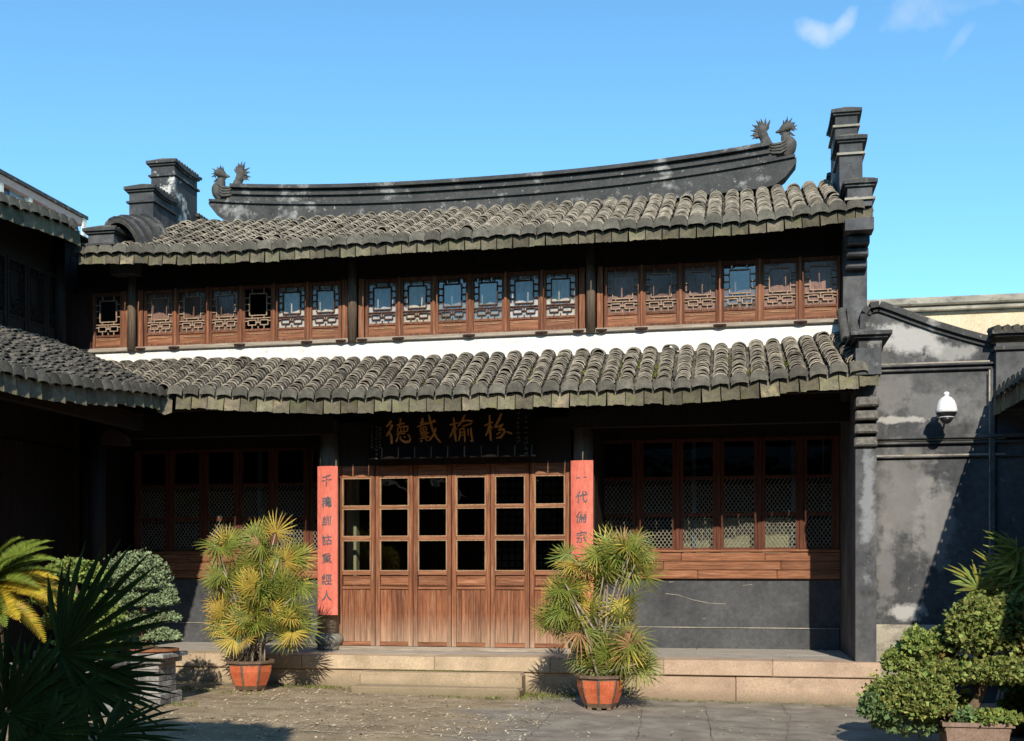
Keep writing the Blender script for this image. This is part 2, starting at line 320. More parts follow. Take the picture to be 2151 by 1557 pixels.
m_tray = M_('brown glazed tray pot', (.20,.075,.035), (.34,.14,.07), 6, .45, .15)
m_potr = M_('mauve brown clay pot', (.20,.135,.105), (.27,.19,.15), 5, .7, .12)
m_grass = M_('low weeds', (.10,.13,.025), (.24,.25,.06), 6, .8, 0, rnd=.35, hue=.03, trans=.2)
m_litter = M_('dry plant litter', (.34,.27,.17), (.6,.52,.38), 10, .9, 0, rnd=.3)
m_treeleaf = M_('broad evergreen leaf', (.04,.07,.015), (.10,.14,.03), 4, .5, 0, rnd=.3, trans=.2)

def ground_material():
    m = M_('mossy worn courtyard paving', (.22,.165,.10), (.43,.33,.215), 2.6, .95, .55, stretch=(.85,1,1), fine=42, bdist=.02,
           spots=(((.13,.10,.065), 1.1, .5, .68, .6), ((.80,.70,.54), 34, .62, .68, .85), ((.56,.43,.28), 5, .56, .7, .6), ((.15,.15,.07), 2.0, .6, .72, .5), ((.10,.08,.055), 22, .6, .7, .55)))
    t = m.node_tree; L = t.links.new
    b = next(n for n in t.nodes if n.type == 'BSDF_PRINCIPLED'); src = b.inputs['Base Color'].links[0].from_socket
    geo = next(n for n in t.nodes if n.type == 'NEW_GEOMETRY')
    # smoother grey cement towards the right
    sp = t.nodes.new('ShaderNodeSeparateXYZ'); L(geo.outputs['Position'], sp.inputs[0])
    no = t.nodes.new('ShaderNodeTexNoise'); no.inputs['Scale'].default_value = .9; no.inputs['Detail'].default_value = 6; L(geo.outputs['Position'], no.inputs['Vector'])
    a = t.nodes.new('ShaderNodeMath'); a.operation = 'MULTIPLY_ADD'; a.inputs[1].default_value = 3.2; L(no.outputs['Fac'], a.inputs[0]); L(sp.outputs[0], a.inputs[2])
    mr = t.nodes.new('ShaderNodeMapRange'); mr.inputs['From Min'].default_value = -1.35; mr.inputs['From Max'].default_value = -.75; mr.inputs['To Max'].default_value = .8; L(a.outputs[0], mr.inputs['Value'])
    n2 = t.nodes.new('ShaderNodeTexNoise'); n2.inputs['Scale'].default_value = 3.; n2.inputs['Detail'].default_value = 8; L(geo.outputs['Position'], n2.inputs['Vector'])
    rp = t.nodes.new('ShaderNodeValToRGB'); rp.color_ramp.elements[0].color = (.17,.15,.13,1); rp.color_ramp.elements[1].color = (.33,.295,.25,1); rp.color_ramp.elements[0].position = .35; rp.color_ramp.elements[1].position = .68; L(n2.outputs['Fac'], rp.inputs[0])
    mi = t.nodes.new('ShaderNodeMix'); mi.data_type = 'RGBA'; L(mr.outputs[0], mi.inputs[0]); L(src, mi.inputs[6]); L(rp.outputs[0], mi.inputs[7])
    L(mi.outputs[2], b.inputs['Base Color'])
    return m
m_ground = ground_material()

# ------------------------------------------------------------------ glyph cache (built-in font)
def glyphs(chars):
    out = {}; tmp = []
    for ch in chars:
        c = bpy.data.curves.new('glyph', 'FONT'); c.body = ch; c.resolution_u = 3; c.extrude = .02; c.offset = .012
        o = bpy.data.objects.new('glyph', c); COL.objects.link(o); tmp.append((ch, o, c))
    dg = bpy.context.evaluated_depsgraph_get()
    for ch, o, c in tmp:
        me = bpy.data.meshes.new_from_object(o.evaluated_get(dg))
        out[ch] = ([v.co.copy() for v in me.vertices], [tuple(p.vertices) for p in me.polygons])
        bpy.data.meshes.remove(me)
    for ch, o, c in tmp:
        bpy.data.objects.remove(o); bpy.data.curves.remove(c)
    return out
GL = glyphs('千穐訓詁重經人一代儒宗')

# ------------------------------------------------------------------ ground
YP = 14.6      # plinth front
mb = MB()
xs = np.concatenate([[-150, -60, -25], np.linspace(-12, 8, 61), [20, 60, 150]]); ys = np.concatenate([[-60, -20, 0], np.linspace(5, 16, 45), [40, 120, 300]])
for y in ys:
    for x in xs:
        q = .012 * math.sin(x*2.1+y*1.3) * math.sin(y*2.7-x*.7) if -12 < x < 8 and 5 < y < 16 else 0
        mb.v.append((x, y, gz(x) + q))
nx = len(xs)
for j in range(len(ys)-1):
    for i in range(nx-1): mb.f.append((j*nx+i, j*nx+i+1, (j+1)*nx+i+1, (j+1)*nx+i))
g = part('ground', mb, m_ground, smooth=True, kind='structure'); g['label'] = 'worn courtyard ground of mossy earth and grey cement'

# ------------------------------------------------------------------ platform and steps
YD, YB, YU = 15.65, 16.9, 15.75       # door plane, side bay wall, upper wall
FZ = .47
plat = thing('stone_platform', (-3, YP, 0), None, None); prop(plat, 'long granite platform in front of the hall', kind='structure')
XL, XR = -10.5, 1.75
mb = MB().box(XL, XR+.02, YP+.06, 20.5, -.3, FZ-.012); part('core', mb, m_floor, plat)
xs_ = [XL, -8.9, -7.15, -5.75, -3.9, -2.35, -.9, .45, XR]
for i in range(len(xs_)-1):
    a, b = xs_[i], xs_[i+1]
    part('edge_slab', MB().cbox(a+.0015, b-.0015, YP-.03+R.uniform(-.008,.008), YP+.5, FZ-.19, FZ, .012, .008), m_stonep if a > -1.2 else m_stone, plat)
xs_ = [XL, -8.2, -6.3, -4.9, -3.3, -1.9, .0, XR]
for i in range(len(xs_)-1):
    a, b = xs_[i], xs_[i+1]
    part('riser_stone', MB().cbox(a+.002, b-.002, YP+R.uniform(-.006,.012), YP+.3, -.3, FZ-.194, .009, .008), m_stonep if a > -2 else m_stone, plat)
y = YP + .5; k = 0
for (a, b) in ((YP+.503, YP+1.2), (YP+1.206, YP+2.3)):
    x = XL
    while x < XR - .1:
        w = R.uniform(1.1, 1.9); x2 = min(XR, x+w)
        if XR - x2 < .4: x2 = XR
        part('floor_slab', MB().cbox(x+.004, x2-.004, a, b, FZ-.06, FZ-.003+R.uniform(-.003,.002), .008), m_floor, plat); x = x2
steps = thing('stone_steps', (-4, YP, 0), None, None); prop(steps, 'two worn granite steps below the doors', kind='structure')
xa, xb = X_(755, YP-.3), X_(1096, YP-.3)
part('step', MB().cbox(xa, xb, YP-.32, YP-.035, -.2, .275, .025, .012), m_stone, steps)
part('step', MB().cbox(xa-.02, xb+.03, YP-.64, YP-.325, -.2, .125, .03, .014), m_stone, steps)

# ------------------------------------------------------------------ tile shapes
def arc_tile(w, h, L, th, seg=6, jag=0.):
    """curved cover tile; local x across, y up the slope, z outward; front lip at y=0"""
    V = []; F = []
    rings = []
    for (yy, dz) in ((0, 0), (L, -.012)):
        for t in (0, 1):
            ring = []
            for i in range(seg+1):
                a = math.pi * (i/seg); r0 = 1 - t*th/h; r1 = 1 - t*th/(w/2)
                ring.append(len(V)); V.append((-(w/2)*r1*math.cos(a), yy + (R.uniform(-jag, jag) if yy == 0 else 0), h*r0*math.sin(a)+dz))
            rings.append(ring)
    fo, fi, bo, bi = rings
    F += [(fo[i+1], fo[i], fi[i], fi[i+1]) for i in range(seg)]      # the lip comes first
    for i in range(seg):
        F += [(fo[i], fo[i+1], bo[i+1], bo[i]), (fi[i+1], fi[i], bi[i], bi[i+1])]
    F += [(fo[0], bo[0], bi[0], fi[0]), (bo[seg], fo[seg], fi[seg], bi[seg])]
    return V, F
def plate(top, bot, y0=0., th=.014, bow=.0, lean=0.):
    """vertical plate between two profiles (lists of (x,z)); front at -y"""
    n = len(top); V = []; F = []
    w = max(abs(p[0]) for p in top)
    zt = max(p[1] for p in top)
    for t in (0, th):
        for prof in (top, bot):
            for (x, z) in prof: V.append((x, y0 + t + bow*(1-(x/w)**2) - lean*(zt - z), z))
    for i in range(n-1):
        F += [(i, n+i, n+i+1, i+1), (2*n+i, 2*n+i+1, 3*n+i+1, 3*n+i), (i, i+1, 2*n+i+1, 2*n+i), (n+i, 3*n+i, 3*n+i+1, n+i+1)]
    F += [(0, 2*n, 3*n, n), (n-1, 2*n-1, 4*n-1, 3*n-1)]
    return V, F
TW = .19
def drip_shape(w, hgt):
    n = 9
    top = [(-w/2 + w*i/(n-1), -.028*(1-(2*i/(n-1)-1)**2)) for i in range(n)]
    bot = [(-w/2*.99 + w*.99*i/(n-1), -hgt + .012*(2*i/(n-1)-1)**2*-1 + R.uniform(-.008,.008)) for i in range(n)]
    v, f = plate(top, bot, -.012, .014, .022, .06)
    # short pan behind the plate
    m = len(v)
    pan = [(x, 0.002, z-.004) for (x, z) in top] + [(x, .16, z+.02) for (x, z) in top]
    return v + pan, f + [(m+i, m+i+1, m+n+i+1, m+n+i) for i in range(n-1)]
def cap_shape(w):
    n = 9; top = []; bot = []
    for i in range(n):
        a = math.pi*i/(n-1); u = -math.cos(a)
        top.append((u*w/2, .085*math.sin(a)+.0)); bot.append((u*w/2*1.0, -.072 + .034*math.sin(a) + R.uniform(-.005,.005)))
    v, f = plate(top, bot, -.03, .016, -.012, .22)
    v2, f2 = arc_tile(w, .088, .17, .016)
    m = len(v)
    return v + [(x, y-.012, z) for x, y, z in v2], f + [tuple(i+m for i in q) for q in f2]
def shared(name, vf, mat, smooth=False):
    me = bpy.data.meshes.new(name); me.from_pydata([tuple(v) for v in vf[0]], [], vf[1]); me.materials.append(mat)
    if smooth: me.shade_smooth()
    return me
SEG = 7
NF = 3*SEG+2
COVER = [arc_tile(TW*s, .085*h, .17, .015, SEG, .004) for s, h in ((1,1),(.97,1.05),(1.03,.96),(1,1.08))]
PAN = [([(x, y, .07-z) for x, y, z in v], [tuple(reversed(q)) for q in f]) for v, f in (arc_tile(.18, .05, .2, .012, 4, .0),)]
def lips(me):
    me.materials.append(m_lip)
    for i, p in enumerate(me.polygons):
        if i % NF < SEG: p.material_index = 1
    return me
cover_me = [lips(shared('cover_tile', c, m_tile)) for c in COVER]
drip_me = [shared('drip_tile', drip_shape(.224, .205+R.uniform(-.01,.012)), m_drip) for _ in range(6)]
drip_meU = [shared('drip_tile', drip_shape(.205, .17+R.uniform(-.01,.012)), m_drip) for _ in range(6)]
cap_me = [shared('end_cap', cap_shape(.215), m_cap) for _ in range(5)]

class Roof:
    """e: along the eave, o: inward (plan), eave origin at coordinate; fn z(a,b)"""
    def __init__(s, pt, e, o, sp): s.pt = pt; s.e = Vector(e); s.o = Vector(o); s.sp = sp
    def frame(s, a, b):
        p = s.pt(a, b); ey = (s.pt(a, b+.02) - s.pt(a, b-.02)).normalized(); ex = (s.pt(a+.05, b) - s.pt(a-.05, b)).normalized()
        ez = ex.cross(ey).normalized()
        if ez.z < 0: ez = -ez; ex = -ex
        ex = ey.cross(ez).normalized()
        return p, ex, ey, ez
    def mat(s, a, b, dz=0, tilt=0, roll=0, yaw=0):
        p, ex, ey, ez = s.frame(a, b)
        m = Matrix((ex, ey, ez)).transposed().to_4x4()
        m.translation = p + ez*dz
        return m @ Matrix.Rotation(yaw, 4, 'Z') @ Matrix.Rotation(tilt, 4, 'X') @ Matrix.Rotation(roll, 4, 'Y')
    def upright(s, a, b, dz=0, roll=0, yaw=0):
        p, ex, ey, ez = s.frame(a, b)
        eyh = Vector((ey.x, ey.y, 0)).normalized(); exh = Vector((ex.x, ex.y, ex.z)).normalized(); ezh = exh.cross(eyh).normalized(); eyh = ezh.cross(exh)
        m = Matrix((exh, eyh, ezh)).transposed().to_4x4(); m.translation = p + Vector((0,0,dz))
        return m @ Matrix.Rotation(yaw, 4, 'Z') @ Matrix.Rotation(roll, 4, 'Y')

def build_roof(owner, roof, cols, b0, b1, pitch, indiv, drips=True, drip_m=None, keep=None, cap_keep=None, mass=True):
    """cols: eave coordinates of the cover columns; b0(a), b1(a) the covered run; indiv(a, row) says which tiles are separate parts"""
    rest = MB(); pans = MB()
    for ci, a in enumerate(cols):
        b = b0(a) + .06; row = 0
        dx = R.uniform(-.008, .008)
        while b < b1(a):
            M = roof.mat(a + dx + R.uniform(-.006,.006), b, .05 + R.uniform(-.006,.007), rad(-15+R.uniform(-4,4)), rad(R.uniform(-4,4)), rad(R.uniform(-3.5,3.5)))
            k = R.randrange(4)
            if R.random() < .025: M = M @ Matrix.Rotation(rad(R.uniform(-22,22)), 4, 'Z') @ Matrix.Translation((R.uniform(-.02,.02), R.uniform(-.06,.0), R.uniform(0,.025)))
            if indiv(a, row):
                link('cover_tile', cover_me[k], owner, pmat(owner, M))
            else: rest.xf(M, COVER[k])
            b += pitch * R.uniform(.82, 1.18); row += 1
        a2 = a + roof.sp/2; b = b0(a2) + .04
        while b < b1(a2) and mass:
            pans.xf(roof.mat(a2, b, -.035, rad(-3)), PAN[0]); b += pitch*1.6
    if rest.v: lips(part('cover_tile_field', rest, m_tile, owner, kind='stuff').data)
    if pans.v: part('pan_tile_field', pans, m_tile, owner, kind='stuff')
    if drips:
        dm = drip_m or drip_me
        for a in cols:
            if cap_keep is None or cap_keep(a):
                link('end_cap', R.choice(cap_me), owner, pmat(owner, roof.upright(a, b0(a), .045+R.uniform(-.006,.006), rad(R.uniform(-2.5,2.5)), rad(R.uniform(-3,3)))))
            a2 = a + roof.sp/2
            if keep is None or keep(a2):
                link('drip_tile', R.choice(dm), owner, pmat(owner, roof.upright(a2, b0(a2), .018+R.uniform(-.005,.005), rad(R.uniform(-1.8,1.8)), rad(R.uniform(-4,4)))))
def sheet(roof, a0, a1, b0, b1, dz, na=24, nb=4, th=.03):
    mb = MB()
    for t in (0, -th):
        for i in range(na+1):
            a = a0 + (a1-a0)*i/na
            for j in range(nb+1):
                u = j/nb; b = b0(a)*(1-u) + b1(a)*u
                mb.v.append(tuple(roof.pt(a, b) + Vector((0,0,dz+t))))
    n = (na+1)*(nb+1)
    for i in range(na):
        for j in range(nb):
            q = (i*(nb+1)+j, (i+1)*(nb+1)+j, (i+1)*(nb+1)+j+1, i*(nb+1)+j+1)
            mb.f.append(q); mb.f.append(tuple(n+x for x in reversed(q)))
    for i in range(na):
        for j in (0, nb):
            mb.f.append((i*(nb+1)+j, (i+1)*(nb+1)+j, n+(i+1)*(nb+1)+j, n+i*(nb+1)+j))
    for j in range(nb):
        for i in (0, na):
            mb.f.append((i*(nb+1)+j, i*(nb+1)+j+1, n+i*(nb+1)+j+1, n+i*(nb+1)+j))
    return mb
def sstep(x): x = max(0., min(1., x)); return x*x*(3-2*x)

# ------------------------------------------------------------------ main hall
hall = thing('main_hall', (-3.7, YD, 0), 'long two storey timber hall with grey tiled roofs and red brown lattice windows', 'building')
YE, YE2 = 14.45, 14.94
XE = -7.685       # corner of the two lower eaves
XW = -9.79        # side wing upper wall
def rise_l(x): return .15*sstep((x+.9)/2.8)**1 + .13*sstep((-5.0-x)/2.9)
def low_pt(a, b):
    f = max(0, (a + .4)/2.1)                       # columns splay towards the right end
    return Vector((a - .2*f*f*max(0., b)/1.25, YE+b, 3.885 + rise_l(a)*(1-.35*b/1.25) + .55*b))
lowR = Roof(low_pt, (1,0,0), (0,1,0), .236)
low = part('lower_roof', sheet(lowR, XW, 1.72, lambda a: max(.02, (XE-a)/(XE-XW)*1.27) if a < XE else .02, lambda a: 1.29, -.02, 60, 4), m_under, hall)
cols = []; a = 1.70 - .236
while a > XW + .1: cols.append(a); a -= .236
vb0 = lambda a: 0. if a >= XE else (XE-a)/(XE-XW)*1.27
build_roof(low, lowR, cols, vb0, lambda a: 1.2, .068, lambda a, r: r < 8 and a > -7.2, keep=lambda a: a > XE+.1, cap_keep=lambda a: a > XE+.05)
XLU, XRU = -9.35, 1.72
def rise_u(x): return .10*sstep((-7.-x)/2.3) + .09*sstep((x-.0)/1.7)
def up_pt(a, b):
    u = b/2.16
    return Vector((a, YE2+b, 6.06 + rise_u(a)*(1-.3*u) + .43*b + .022*b*b))
upR = Roof(up_pt, (1,0,0), (0,1,0), .2195)
upr = part('upper_roof', sheet(upR, XLU, XRU-.02, lambda a: .02, lambda a: 2.2, -.02, 40, 6), m_under, hall)
cols = []; a = XRU - .2195*1.1
while a > XLU + .05: cols.append(a); a -= .2195
gab = lambda a: 2.1
build_roof(upr, upR, cols, lambda a: 0., lambda a: 2.12 if a < 1.3 and a > -8.68 else .5, .085, lambda a, r: False, drip_m=drip_meU)
# rear slope so that the roof is closed
part('rear_roof', MB().add([(XLU,17.13,7.12),(XRU,17.13,7.12),(XRU,20.3,5.9),(XLU,20.3,5.9),(XLU,17.13,7.05),(XRU,17.13,7.05),(XRU,20.3,5.83),(XLU,20.3,5.83)],[(0,1,2,3),(7,6,5,4),(0,4,5,1),(2,6,7,3),(1,5,6,2),(3,7,4,0)]), m_under, hall)

# soffits, rafters and eave boards
def rafters(owner, roof, a0, a1, step, b0, b1, dz, n):
    a = a0
    me = None
    while a < a1:
        p, ex, ey, ez = roof.frame(a, b0); q = roof.pt(a, b1)
        mbx = MB(); Mx = Matrix((ex, ey, ez)).transposed()
        mbx.obox((p+q)/2 + Vector((0,0,dz)), (.07, (q-p).length, .07), Mx)
        part('rafter', mbx, m_dark, owner); a += step
rafters(low, lowR, XE+.15, 1.4, .236, .06, 1.25, -.09, 0)
rafters(upr, upR, XLU+.4, 1.3, .44, .06, .85, -.09, 0)

# ridge
RY = 17.1
RX0, RX1 = X_(447, RY), X_(1672, RY)
def rz(x):
    u = (x - (RX0+RX1)/2 + .3) / ((RX1-RX0)/2)
    return .235*abs(u)**2.3
def sweep(y0, y1, z0, z1, x0, x1, n=60, up0=1., up1=1.):
    mb = MB()
    for i in range(n+1):
        x = x0 + (x1-x0)*i/n; r = rz(x)
        for (yy, zz, k) in ((y0, z0, up0), (y1, z0, up0), (y1, z1, up1), (y0, z1, up1)): mb.v.append((x, yy, zz + r*k))
    for i in range(n):
        for k in range(4): mb.f.append((i*4+k, (i+1)*4+k, (i+1)*4+(k+1) % 4, i*4+(k+1) % 4))
    mb.f += [(0,1,2,3), (n*4+3, n*4+2, n*4+1, n*4)]
    return mb
ridge = part('ridge', sweep(RY-.09, RY+.09, 7.30, 7.55, RX0+.28, RX1-.28), m_ridge, hall, label='curved black ridge beam of plaster, peeling white in patches')
part('ridge_coping', sweep(RY-.20, RY+.20, 7.52, 7.575, RX0+.38, RX1-.38), m_ridge, ridge)
part('ridge_band', sweep(RY-.135, RY+.135, 7.43, 7.50, RX0+.38, RX1-.38), m_ridge, ridge)
part('ridge_band', sweep(RY-.19, RY+.19, 7.262, 7.30, RX0+.02, RX1-.02, up0=1.1, up1=1.1), m_ridge, ridge)
# boat-shaped base with prows that sweep up at both ends
mb = MB(); n = 60
for i in range(n+1):
    x = RX0 + (RX1-RX0)*i/n; r = rz(x)
    e = min(x-RX0, RX1-x); zb = 7.02 + r*.6 + (.0 if e > .42 else .30*((.42-e)/.42)**2.0)
    for (yy, zz) in ((RY-.15, zb), (RY+.15, zb), (RY+.15, 7.26+r*1.1), (RY-.15, 7.26+r*1.1)): mb.v.append((x, yy, zz))
for i in range(n):
    for k in range(4): mb.f.append((i*4+k, (i+1)*4+k, (i+1)*4+(k+1) % 4, i*4+(k+1) % 4))
mb.f += [(0,1,2,3), (n*4+3, n*4+2, n*4+1, n*4)]
part('ridge_base', mb, m_ridge, ridge)
# carved birds on the ridge ends
def ridge_bird(side):
    # traced in the plane of the ridge, given real thickness by tubes and lobes; local u outward(-)/inward(+)
    x0 = RX0 if side < 0 else RX1
    sgn = 1 if side < 0 else -1
    zb = 7.29 + rz(x0)*1.1
    P = lambda u, w, y=0.: (x0 + sgn*u, RY + y, zb + w)
    def sm(pts, rs, m=4):
        P_, R_ = [], []
        for i in range(len(pts)-1):
            a, b, c, d = pts[max(0,i-1)], pts[i], pts[i+1], pts[min(len(pts)-1,i+2)]
            for q in range(m):
                t = q/m; f = [.5*(2*b[k]+(c[k]-a[k])*t+(2*a[k]-5*b[k]+4*c[k]-d[k])*t*t+(3*b[k]-a[k]-3*c[k]+d[k])*t**3) for k in range(2)]
                P_.append(P(*f)); R_.append(rs[i]*(1-t)+rs[i+1]*t)
        P_.append(P(*pts[-1])); R_.append(rs[-1]); return P_, R_
    body = MB()
    body.tube(*sm([(.16,.04), (.11,.14), (.10,.22), (.14,.31), (.14,.38)], [.07,.105,.11,.075,.055]), 12)
    body.tube(*sm([(.09,.20), (.22,.15), (.34,.15), (.41,.22), (.44,.32)], [.09,.105,.10,.085,.07]), 12)
    o = part('ridge_bird', body, m_carve, ridge, smooth=True)
    leg = MB()
    leg.tube(*sm([(.40,.16), (.30,.08), (.17,.05), (.12,.0)], [.05,.055,.045,.03]), 8)
    for k in range(3): leg.tube([P(.14,.01), P(.09+.05*k,-.005,-.05)], [.022,.012], 6)
    part('bird_leg', leg, m_carve, o, smooth=True)
    head = MB()
    head.tube(*sm([(.04,.47), (.09,.475), (.15,.46), (.20,.43), (.24,.415), (.29,.405)], [.03,.065,.07,.05,.028,.012]), 10)
    head.tube(*sm([(.14,.41), (.19,.39), (.23,.37)], [.03,.024,.01]), 6)
    part('bird_head', head, m_carve, o, smooth=True)
    crest = MB()
    for k in range(13):
        a = rad(215 - k*14.5); c = (.11, .465); l = .105 + .035*(k % 2) + R.uniform(-.012,.012)
        q0 = (c[0]+.04*math.cos(a), c[1]+.04*math.sin(a)); q1 = (c[0]+l*math.cos(a), c[1]+l*math.sin(a))
        crest.tube([P(*q0), P((q0[0]+q1[0])/2+.008, (q0[1]+q1[1])/2, R.uniform(-.03,.03)), P(*q1, R.uniform(-.04,.04))], [.022,.015,.003], 5)
    for k in range(3): crest.tube([P(.10-.02*k, .40-.02*k), P(.05-.02*k, .36-.012*k)], [.02,.004], 5)
    part('bird_crest', crest, m_carve, o)
    tail = MB()
    tail.tube(*sm([(.43,.28), (.46,.36), (.49,.45), (.50,.52)], [.06,.07,.065,.035]), 10)
    for k in range(17):
        a = rad(140 - k*11.5); c = (.48, .40); l = .19 + .05*(k % 2) + R.uniform(-.02,.02)
        q0 = (c[0]+.05*math.cos(a), c[1]+.06*math.sin(a)); q1 = (c[0]+l*.72*math.cos(a), c[1]+l*.95*math.sin(a)*(1 if a > 0 else .6))
        y_ = R.uniform(-.05,.05); md = ((q0[0]+q1[0])/2-.014, (q0[1]+q1[1])/2+.012)
        tail.tube([P(*q0), P(*md, y_*.5), P(*q1, y_)], [.026,.02,.004], 5)
    part('bird_tail', tail, m_carve, o)
    wing = MB()
    for k in range(4):
        wing.tube([P(.12,.27-.045*k,-.085), P(.22,.20-.045*k,-.115), P(.33,.19-.04*k,-.105), P(.42,.25-.05*k,-.075)], [.012,.02,.02,.008], 6)
    part('bird_wing', wing, m_carve, o, smooth=True)
ridge_bird(-1); ridge_bird(1)

# stepped gable walls
def cap_course(mb, x0, x1, y0, y1, z, over=.05, sag=.0):
    n = 6
    for (ov, za, zb) in ((over*.5, -.075, -.045), (over, -.045, 0)):
        for i in range(n):
            u0, u1 = i/n, (i+1)/n; s0 = -sag*(1-(2*u0-1)**2); s1 = -sag*(1-(2*u1-1)**2)
            ya = y0-ov + (y1-y0+2*ov)*u0; yb = y0-ov + (y1-y0+2*ov)*u1
            mb.add([(x0-ov,ya,z+za+s0),(x1+ov,ya,z+za+s0),(x1+ov,yb,z+za+s1),(x0-ov,yb,z+za+s1),(x0-ov,ya,z+zb+s0),(x1+ov,ya,z+zb+s0),(x1+ov,yb,z+zb+s1),(x0-ov,yb,z+zb+s1)],
                   [(0,3,2,1),(4,5,6,7),(0,1,5,4),(1,2,6,5),(2,3,7,6),(3,0,4,7)])
def gable(xl, xr, yfront, base, label):
    # the wall body stands behind the eave, the steps rise above the roof
    g = part('gable_wall', MB().box(xl, xr, yfront, 20.2, base, 6.1), m_wall, hall, label=label)
    for (y0, y1, zt, z0) in ((YE2-.02, YE2+.55, 6.50, 6.18), (16.05, 16.72, 7.47, 6.1), (16.72, 17.5, 8.10, 6.1), (17.5, 18.2, 7.47, 6.1), (18.2, 19.6, 6.8, 6.1)):
        blk = part('gable_step', MB().box(xl, xr, y0+.002, y1-.002, z0, zt-.07), m_wall if zt < 8 else m_wallw, g)
        c = MB(); cap_course(c, xl, xr, y0, y1, zt, .06, .045 if zt > 7 else .0); part('step_coping', c, m_ridge, blk)
        part('string_course', MB().box(xl-.035, xr+.035, y0-.03, y1+.03, zt-.245, zt-.215), m_ridge if xl < 0 else m_cement, blk)
        t = MB()
        yy = y0 - .02
        while yy < y1:
            t.tube([(xl-.03, yy+.05, zt+.0), ((xl+xr)/2, yy+.05, zt+.018), (xr+.03, yy+.05, zt+.0)], .035, 6); yy += .09
        part('coping_tile', t, m_tile, blk)
    part('gable_slope', MB().add([(xl,YE2+.55,6.0),(xr,YE2+.55,6.0),(xr,16.05,6.0),(xl,16.05,6.0),(xl,YE2+.55,6.15),(xr,YE2+.55,6.15),(xr,16.05,6.85),(xl,16.05,6.85)],[(0,3,2,1),(4,5,6,7),(0,1,5,4),(1,2,6,5),(2,3,7,6),(3,0,4,7)]), m_wall, g)
    for k in range(3):   # large barrel tiles climbing the slope
        u = k/2.0; y = YE2+.62+u*.32; z = 6.16+u*.26
        v, f = arc_tile(xr-xl+.10, .23, .42, .05, 10)
        M = Matrix.Translation(((xl+xr)/2, y, z)) @ Matrix.Rotation(rad(32), 4, 'X')
        part('barrel_tile', MB().xf(M, (v, f)), m_carve, g, smooth=False)
    return g
gable(-9.12, -8.72, YU+.3, 5.95, 'stepped gable wall at the left end of the hall')
for k in range(3):
    v_, f_ = arc_tile(.66-.05*k, .40-.03*k, .30, .05, 12)
    Mx = Matrix.Translation((-8.70-.02*k, 15.12+.30*k, 6.27+.13*k)) @ Matrix.Rotation(rad(-14), 4, 'Z') @ Matrix.Rotation(rad(24), 4, 'X')
    o_ = part('scroll_tile', MB().xf(Mx, (v_, f_)), m_carve, hall)
    for q in range(2):
        part('scroll_rib', MB().xf(Mx @ Matrix.Translation((0, .02+.15*q, -.01)), arc_tile(.74-.05*k, .45-.03*k, .05, .06, 12)), m_ridge, o_)
gR = gable(1.38, 1.68, 15.5, 4.2, 'stepped gable wall at the right end of the hall')
# corbelled neck below the upper eave, right end
for k in range(3):
    part('corbel', MB().cbox(1.40, 1.67, 15.5-.14*(k+1), 15.5, 5.52+.12*k, 5.63+.12*k, .02), m_wall, gR)
part('gable_panel', MB().box(1.35, 1.70, YE2-.03, 15.2, 5.88, 6.03), m_wall, gR)
# lower part of the right gable: pier beside the porch
pier = part('gable_pier', MB().box(1.46, 1.71, 14.75, 20.3, FZ-.5, 4.2), m_wall, hall, label='plastered pier closing the right end of the porch')
for k in range(4):
    zt = 3.14 + .155*k; part('corbel', MB().cbox(1.44-.0*k, 1.715, 14.75-.07*(k+1), 14.75, zt, zt+.115, .02), m_corb, pier)
part('pier_head', MB().box(1.43, 1.73, 14.42, 15.6, 3.98, 4.30), m_wall, pier)
c = MB(); cap_course(c, 1.46, 1.76, 14.45, 15.3, 4.50, .09); part('pier_coping', c, m_ridge, pier)
part('pier_neck', MB().box(1.47, 1.74, 14.46, 15.3, 4.30, 4.43), m_ridge, pier)
part('roof_flank', MB().add([(1.42,14.9,4.3),(1.68,14.9,4.3),(1.68,15.5,4.3),(1.42,15.5,4.3),(1.42,14.9,4.45),(1.68,14.9,4.45),(1.68,15.5,5.05),(1.42,15.5,5.05)],[(0,3,2,1),(4,5,6,7),(0,1,5,4),(1,2,6,5),(2,3,7,6),(3,0,4,7)]), m_wall, pier)
for k in range(2):
    M = Matrix.Translation((1.36+.12*k, 14.95, 4.50)) @ Matrix.Rotation(rad(40), 4, 'X')
    part('barrel_tile', MB().xf(M, arc_tile(.12, .07, .78, .02, 8)), m_carve, pier)

# upper storey wall
part('white_band', MB().box(XW-.05, 1.40, YU-.02, YU+.2, 4.35, 4.885), m_white, hall)
part('sill', MB().cbox(XW, 1.42, YU-.07, YU+.2, 4.888, 4.945, .012, .004), m_sill, hall)
part('head_beam', MB().box(XW, 1.42, YU-.03, YU+.25, 5.80, 6.45), m_dark, hall)
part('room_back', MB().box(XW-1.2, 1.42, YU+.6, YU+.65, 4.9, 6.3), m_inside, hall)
posts = [X_(281, YU), X_(743, YU), X_(1242, YU), X_(1777, YU)]
for x in posts[:3]:
    part('post', MB().tube([(x,YU-.05,4.90),(x,YU-.05,6.3)], [.07,.065], 12), m_postu, hall, smooth=True)
    for s in (-1, 1): part('post_jamb', MB().box(x+s*.125-.04, x+s*.125+.04, YU-.035, YU+.05, 4.95, 5.80), m_wood, hall)
LEAFZ = (4.955, 5.79)
